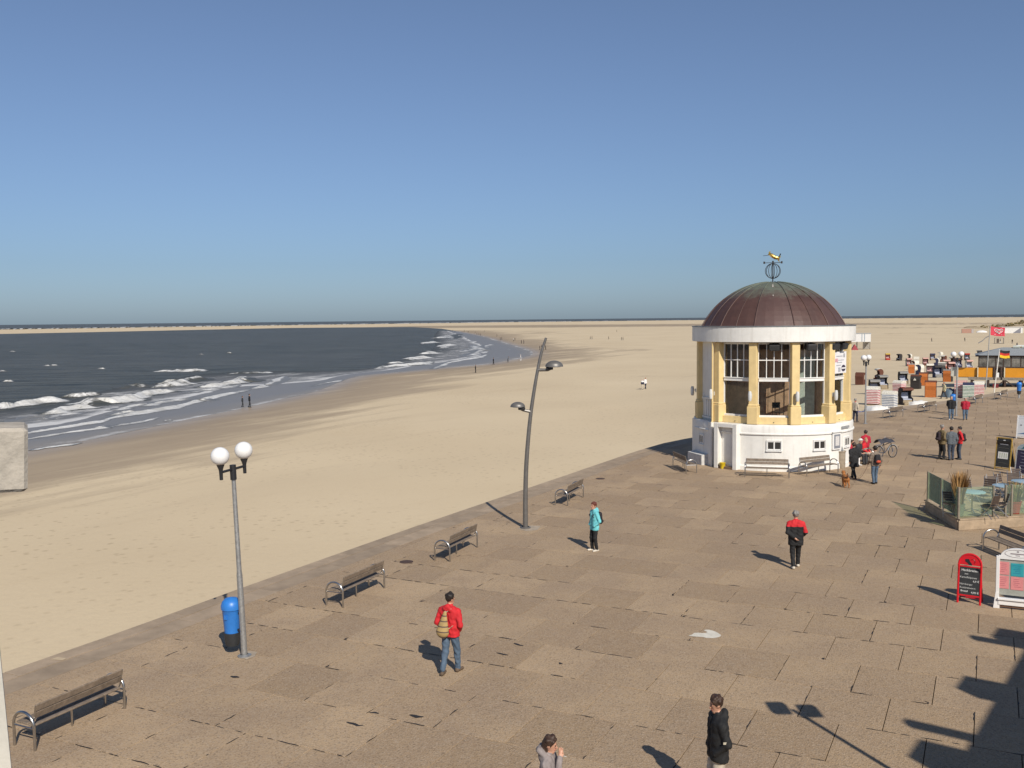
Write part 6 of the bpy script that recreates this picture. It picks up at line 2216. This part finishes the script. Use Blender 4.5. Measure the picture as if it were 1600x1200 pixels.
# -- red and black jacket, walking away
p = at_z(1243, 887)
rb_ = person('person in a red-shouldered black jacket walking towards the pavilion', p, facing(p, .1, 1), 1.74, BLK, BLK, SHW, 'grey', hem=.72, stride=.30, arms=('back', 'pocket'), h=.014, top2=REDJ,
             split=lambda C: (C[:, 2] > 1.30 + .10 * (np.abs(C[:, 0]) > .30)) | ((C[:, 0] > .215) & (C[:, 2] > 1.12)), bulk=1.08, head_turn=-.2, cap='brim')

# -- black jacket at the bottom edge
p = at_z(1122, 1090, 1.78); p.z = 0
bj = person('man in a black jacket and pale trousers at the bottom edge', p, facing(p, -1, -.10), 1.79, BLK, BEIGE, SHB, 'brown', hem=.80, stride=.10, arms=('pocket', 'pocket'), h=.013, bulk=1.12, hood=True, head_down=.25)
MB().box((0, 0, 0), (.05, .004, .035)).build('sleeve_badge', cloth('badge_pale', (.5, .45, .35)), bj, loc=(-.335, .0, 1.17), rz=R(90))

# -- smoker in a grey hooded top
p = at_z(857, 1154, 1.64); p.z = 0
sm_ = person('smoking person in a grey hooded top at the bottom edge', p, facing(p, .95, -.25), 1.66, LGREY2, JEANSD, SHG, 'brown', hem=.84, arms=('hang', 'face'), h=.013, hood=2, bulk=1.05, head_down=.2, long_hair=True)
cg = MB().tube([(.02, .19, 1.50), (.03, .285, 1.485)], .0045, 6)
o = cg.build('cigarette', WHT, None, loc=sm_.location, rz=sm_.rotation_euler.z, label='white cigarette in the mouth of the smoking person', cat='cigarette'); o.scale = sm_.scale

# -- couple with a dog beside the pavilion
p = at_z(1334, 748)
dc = person('person in a long black coat walking away past the waste bin', p, facing(p, -.25, 1), 1.70, BLK, BLK, BLK, 'brown', hem=.84, stride=.55, arms=('swing', 'pocket'), h=.018, coat=True, bulk=1.12)
p = at_z(1367, 756)
gm = person('person in a grey-brown jacket and jeans holding the dog lead', p, facing(p, -.2, 1), 1.72, BROWNJ, JEANS, BLK, 'dark', hem=.86, stride=.12, arms=('fwd', 'swing'), h=.018, cap='brim')
backpack('black backpack with a red stripe on the dog walker', gm, cloth('pack_black', (.016, .014, .017)), cloth('pack_red', (.5, .07, .03)), h=.018)
# dog, seen from behind, walking away
def dog(label, pos, rz):
    f = Fig()
    f.cone((0, -.20, .40), (0, .22, .42), .115, .135, 0, (.88, 1, 1)).cone((0, .22, .40), (0, .28, .44), .12, .10, 0)
    f.cone((0, .28, .46), (0, .40, .58), .082, .068, 0).ball((0, .45, .62), .075, 0, (.9, 1.05, .95)).cone((0, .48, .60), (0, .58, .57), .042, .030, 0, k=.015)
    for s in (-1, 1):
        f.cone((s * .06, .42, .67), (s * .085, .41, .58), .026, .02, 1, (.6, 1, 1), k=.008)
        fo = .05 * s
        f.cone((s * .075, .20, .36), (s * .08, .19 + fo, .20), .055, .036, 0).cone((s * .08, .19 + fo, .20), (s * .08, .20 + fo, .05), .034, .026, 0).cone((s * .08, .20 + fo, .03), (s * .08, .24 + fo, .025), .03, .024, 0, k=.01)
        f.cone((s * .07, -.20, .38), (s * .085, -.14 - fo, .25), .075, .048, 0).cone((s * .085, -.14 - fo, .25), (s * .085, -.26 - fo, .15), .044, .028, 0).cone((s * .085, -.26 - fo, .15), (s * .085, -.24 - fo, .04), .027, .024, 0).cone((s * .085, -.24 - fo, .03), (s * .085, -.20 - fo, .025), .028, .022, 0, k=.01)
    f.cone((0, -.28, .44), (0, -.38, .56), .035, .03, 1).cone((0, -.38, .56), (0, -.36, .68), .04, .02, 1)
    V, Q, mi, C = f.build(.014)
    me = bpy.data.meshes.new('dog'); me.from_pydata(V.tolist(), [], Q.tolist())
    for m in (mat('fur_ginger', (.42, .16, .04), .8, var=.25, scale=12, bump=.6, bscale=40), mat('fur_dark', (.16, .06, .02), .8, var=.25, scale=12)):
        me.materials.append(m)
    me.polygons.foreach_set('material_index', mi.astype(np.int32)); me.polygons.foreach_set('use_smooth', [True] * len(me.polygons))
    return link(me, 'dog', None, pos, rz, label, 'dog')
p = at_z(1321, 761)
dg_ = dog('ginger dog on a lead walking beside the person in the black coat', p, facing(p, .12, 1))
a = gm.location + Vector((-.22, .2, .95)); b = dg_.location + Vector((.05, .35, .55))
q = [a.lerp(b, t) - Vector((0, 0, .75 * math.sin(math.pi * t) * (1 - t) ** .5)) for t in np.linspace(0, 1, 12)]
q = [Vector((v.x, v.y, max(v.z, .03))) for v in q]
MB().tube([tuple(v - a) for v in q], .008, 5).build('dog_lead', cloth('lead', (.10, .05, .03)), None, loc=a, label='thin dark lead between the walker and the ginger dog', cat='lead')

# -- seated group right of the pavilion on a bench
sb = more((1318, 728), (1362, 720), 'bench under the seated people right of the pavilion', False, 'benches at the pavilion')
bx = sb.matrix_world if False else None
base_ = sb.location.copy(); srz = sb.rotation_euler.z
def seat(x, y=.10):
    c, s = math.cos(srz), math.sin(srz)
    return Vector((base_.x + x * c - y * s, base_.y + x * s + y * c, -.01))
person('person in a crimson jacket and white trousers sitting nearest on the crowded bench', seat(.72, -.02), srz, 1.68, CRIM, WHT, WHT, 'brown', hem=.92, sit=True, arms=('lap', 'lap'), h=.02, lean=.15)
person('person in a dark jacket sitting in the middle of the crowded bench', seat(.05, -.02), srz, 1.7, DRK, DRK, None, 'white', hem=.92, sit=True, arms=('lap', 'lap'), h=.02, lean=.25, cap='hat')
person('person in a red jacket sitting farthest on the crowded bench', seat(-.62, -.02), srz, 1.68, REDJ, BEIGE, None, 'fair', hem=.92, sit=True, arms=('lap', 'lap'), h=.02, lean=.1)
p = at_z(1352, 722)
person('person in red standing behind the crowded bench by the bicycle', Vector((p.x, p.y, 0)), srz + 2.4, 1.66, CRIM, DRK, None, 'dark', hem=.86, arms=('hold', 'hold'), h=.02)
p = at_z(1368, 722)
nw = MB().add([(-.2, 0, 0), (.2, .02, .05), (.2, .22, .16), (-.2, .2, .12), (0, .1, .02)], [(0, 1, 4), (1, 2, 4), (2, 3, 4), (3, 0, 4)])
q_ = seat(.05, .32)
nw.build('newspaper', mat('paper_white', (.74, .73, .71), .8, var=.08, scale=20), None, loc=(q_.x, q_.y, .72), rz=srz, label='white newspaper open on the lap of a seated person', cat='newspaper')

# bicycle parked with a dark cape over its handlebars
p = at_z(1384, 716)
bi = thing('bicycle', 'parked bicycle with a dark cover over the saddle', 'bicycle', p, R(28))
TY, CHR = mat('tyre_rubber', (.02, .02, .02), .8), mat('chrome', (.5, .5, .5), .25, 1.0)
for x in (-.53, .53):
    whl = MB().tube([(x + .33 * math.cos(t), 0, .345 + .33 * math.sin(t)) for t in np.linspace(0, 2 * math.pi, 29)[:-1]], .022, 8, closed=True).build('wheel', TY, bi, smooth='all')
    MB().tube([(x + .305 * math.cos(t), 0, .345 + .305 * math.sin(t)) for t in np.linspace(0, 2 * math.pi, 29)[:-1]], .010, 6, closed=True).build('rim', CHR, whl)
    spk = MB()
    for k in range(10):
        t = math.pi * k / 10
        spk.tube([(x - .3 * math.cos(t), 0, .345 - .3 * math.sin(t)), (x + .3 * math.cos(t), 0, .345 + .3 * math.sin(t))], .003, 3)
    spk.build('spokes', CHR, whl)
BF = mat('bike_frame_dark', (.03, .05, .08), .35)
fr = MB()
for a, b in (((-.53, 0, .345), (-.10, 0, .30)), ((-.53, 0, .345), (-.18, 0, .80)), ((-.10, 0, .30), (-.20, 0, .95)), ((-.10, 0, .30), (.36, 0, .72)), ((-.16, 0, .72), (.34, 0, .84)), ((.53, 0, .345), (.33, 0, .98))):
    fr.tube([a, b], .018, 8)
fr.build('frame', BF, bi)
MB().tube([(.33, 0, .98), (.31, 0, 1.08), (.33, -.28, 1.10), (.20, -.32, 1.08)], .013, 6).tube([(.31, 0, 1.08), (.33, .28, 1.10), (.20, .32, 1.08)], .013, 6).build('handlebar', CHR, bi)
MB().ball((-.22, 0, .99), .14, 12, sc=(1.0, .65, .4)).build('saddle', BLACK, bi, smooth='all')
MB().box((-.55, 0, .76), (.42, .14, .02)).tube([(-.53, .06, .35), (-.6, .06, .76)], .008, 5).tube([(-.53, -.06, .35), (-.6, -.06, .76)], .008, 5).build('rack', CHR, bi)
MB().tube([(-.10, -.10, .15), (-.10, -.10, .30), (-.10, .10, .30), (-.10, .10, .45)], .012, 6).build('crank', CHR, bi)
for x in (-.53, .53):
    MB().tube([(x + .365 * math.cos(R(t)), 0, .345 + .365 * math.sin(R(t))) for t in range(20, 171, 15)], .016, 5).build('mudguard', mat('mudguard_pale', (.4, .42, .44), .4), bi)
cv = thing('cape', 'dark blue-grey cape draped over the bicycle', 'cape', p, R(28))
vs_, fs_ = [], []
for i in range(9):
    for j in range(7):
        u, v = i / 8 - .5, j / 6 - .5
        vs_.append((-.12 + 1.05 * u, .52 * v + .03 * math.sin(9 * u), 1.10 - .55 * abs(v) ** 1.5 - .10 * abs(u) + .03 * math.sin(11 * u + 5 * v)))
for i in range(8):
    for j in range(6):
        fs_.append((i * 7 + j, (i + 1) * 7 + j, (i + 1) * 7 + j + 1, i * 7 + j + 1))
MB().add(vs_, fs_).build('cloth', cloth('cape', (.04, .042, .055)), cv, smooth='all')

# -- two strollers and the group of three on the far promenade
p = at_z(1486, 656)
person('man in a black jacket walking left of the red-jacketed man', p, facing(p, -.5, -1), 1.72, BLK, JEANS, SHW, 'grey', hem=.84, stride=.2, arms=('pocket', 'pocket'), h=.022, bulk=1.2)
p = at_z(1508, 656)
person('man in a red jacket walking below the striped beach chairs', p, facing(p, -.5, -1), 1.62, CRIM, JEANS, None, 'grey', hem=.84, stride=.25, arms=('pocket', 'pocket'), h=.022, bulk=1.25)
p = at_z(1471, 718)
x = person('man in an olive jacket, left of the three talking together', p, facing(p, .9, .2), 1.84, OLIVE, BLK, None, 'grey', hem=.80, stride=.1, arms=('hold', 'pocket'), h=.02, bulk=1.1)
backpack('dark backpack of the man in the olive jacket', x, cloth('pack_plum', (.03, .018, .024)), h=.02)
p = at_z(1486, 719)
person('person in a grey jacket and cap, middle of the three talking', p, facing(p, .1, 1), 1.76, GREYJ, JEANSD, None, 'dark', hem=.84, stride=.1, arms=('hold', 'swing'), h=.02, bulk=1.12)
p = at_z(1499, 718)
x = person('person in a bright red jacket, right of the three talking', p, facing(p, -.9, .1), 1.74, REDJ, JEANSD, None, 'dark', hem=.88, arms=('pocket', 'hold'), h=.02)
backpack('small black backpack on the bright red jacket', x, BLK, h=.02)
# -- person at the far side of the pavilion, walker among the beach chairs
p = at_z(1336, 659)
person('person in a pale jacket half hidden by the pavilion edge', p, facing(p, .7, .5), 1.68, BEIGE, NAVY, None, 'grey', hem=.86, stride=.2, h=.024, scarf=CRIM)
p = on_sand(1475, 623)
person('walker in a pale yellow jacket among the beach chairs', p, facing(p, -1, -.1), 1.68, PALEY, DRK, None, 'grey', hem=.82, stride=.55, h=.026)

# -- figures out on the sand, each only a few pixels tall
FAR = 'distant walkers on the beach'
def far(px, py, lab, top, legs, hair='dark', ht=1.68, h=.045, stride=.25, dirx=1.0, diry=.1, **kw):
    p = on_sand(px, py)
    return person(lab, (p.x, p.y, p.z - .01), facing(p, dirx, diry), ht, top, legs, None, hair, h=h, stride=stride, group=FAR, **kw)
far(379, 636, 'small dark figure at the water edge, left of the pair', DRK, DRK, ht=1.45, arms=('pocket', 'pocket'))
far(390, 636.6, 'taller dark figure at the water edge, right of the pair', BLK, DRK, ht=1.75, arms=('pocket', 'pocket'))
far(743, 582.4, 'lone dark figure standing on the sand left of the curved lamp', BLK, BLK, arms=('pocket', 'pocket'), stride=.1)
far(771, 569.5, 'stocky dark figure at the water edge left of the curved lamp', BLK, DRK, bulk=1.25)
far(793.5, 566, 'slim grey figure bending at the water edge', GREYJ, DRK, ht=1.5, lean=.4)
far(813.5, 564, 'figure all in white at the water edge near the curved lamp', WHT, WHT, 'white')
far(1004, 608.5, 'person in a pale top and dark coat, left of the couple on open sand', NAVY, BEIGE, 'white', ht=1.6, dirx=.3, diry=-1, top2=WHT, split=lambda C: C[:, 2] > 1.25)
far(1008.5, 607.5, 'person in white and dark trousers, right of the couple on open sand', WHT, NAVY, 'auburn', ht=1.72, dirx=.5, diry=-1, stride=.5)
far(843.5, 547, 'dark walker just left of the curved lamp top', DRK, DRK)
far(846.5, 545.5, 'dark walker behind the curved lamp pole', BLK, DRK)
far(852.5, 546.5, 'dark walker just right of the curved lamp top', DRK, BLK)
far(814.7, 537, 'dark walker, left one of the far pair right of the bay', BLK, BLK, ht=1.8)
far(818.4, 537, 'dark walker, right one of the far pair right of the bay', BLK, DRK, ht=1.8)
far(802.3, 533.3, 'far walker in a white top beyond the bay', WHT, DRK, 'fair')
far(804.6, 532, 'far dark walker next to the one in white', DRK, DRK)
far(781.6, 531.3, 'far walker, left of a pair beyond the bay head', DRK, JEANSD)
far(784.0, 531.0, 'far walker, right of a pair beyond the bay head', BLK, DRK)
far(776.4, 526, 'lone far walker above the pair beyond the bay head', DRK, DRK)
far(750.8, 524.5, 'far walker by the surf, right end of a loose row', BLK, DRK)
far(748.3, 523.5, 'far walker by the surf, second from the right of a loose row', DRK, DRK)
far(745.2, 523, 'far tall walker by the surf, third from the right of a loose row', GREYJ, DRK, ht=1.8)
far(742.2, 520.6, 'far walker by the surf, left end of a loose row', BLK, DRK)
far(756.7, 518.8, 'far walker standing apart on the spit', BROWNJ, DRK)
far(731.6, 519.5, 'far walker on the spit left of the loose row', DRK, DRK)
far(725.5, 518, 'tiny far walker in the middle of the spit', DRK, DRK)
far(707.5, 518.3, 'tiny far walker at the left end of the spit', BLK, DRK)
far(711, 519.2, 'tiny far walker next to the leftmost on the spit', DRK, DRK)
far(922.3, 530, 'far figure, left of a standing pair on the open sand', DRK, JEANSD)
far(925, 530, 'far figure, right of a standing pair on the open sand', BLK, JEANSD)
far(951, 530.2, 'thin lone far figure between the two groups on open sand', DRK, DRK, ht=1.6)
far(971, 531.6, 'far figure, left of the dark pair on the open sand', BLK, GREYJ)
far(973.4, 531.6, 'far figure, right of the dark pair on the open sand', BLK, GREYJ)
far(963.6, 518.6, 'farthest lone figure on the open sand', BLK, DRK)
far(1455.7, 534, 'far figure on the open sand above the beach chairs', BROWNJ, DRK)
far(1507.4, 533.3, 'far figure on the open sand left of the red flag', DRK, DRK)
far(1498, 507, 'far pale figure below the sea horizon on the right', WHT, WHT, 'white', ht=1.9)
far(1581.5, 537, 'dark figure right of the red flag, upper one', BLK, LGREY2, bulk=1.3, arms=('hold', 'hold'))
far(1589, 543, 'dark figure right of the red flag, lower one', NAVY, NAVY, bulk=1.2)
far(1563, 536, 'far figure at the timber play frame', BROWNJ, WHT)
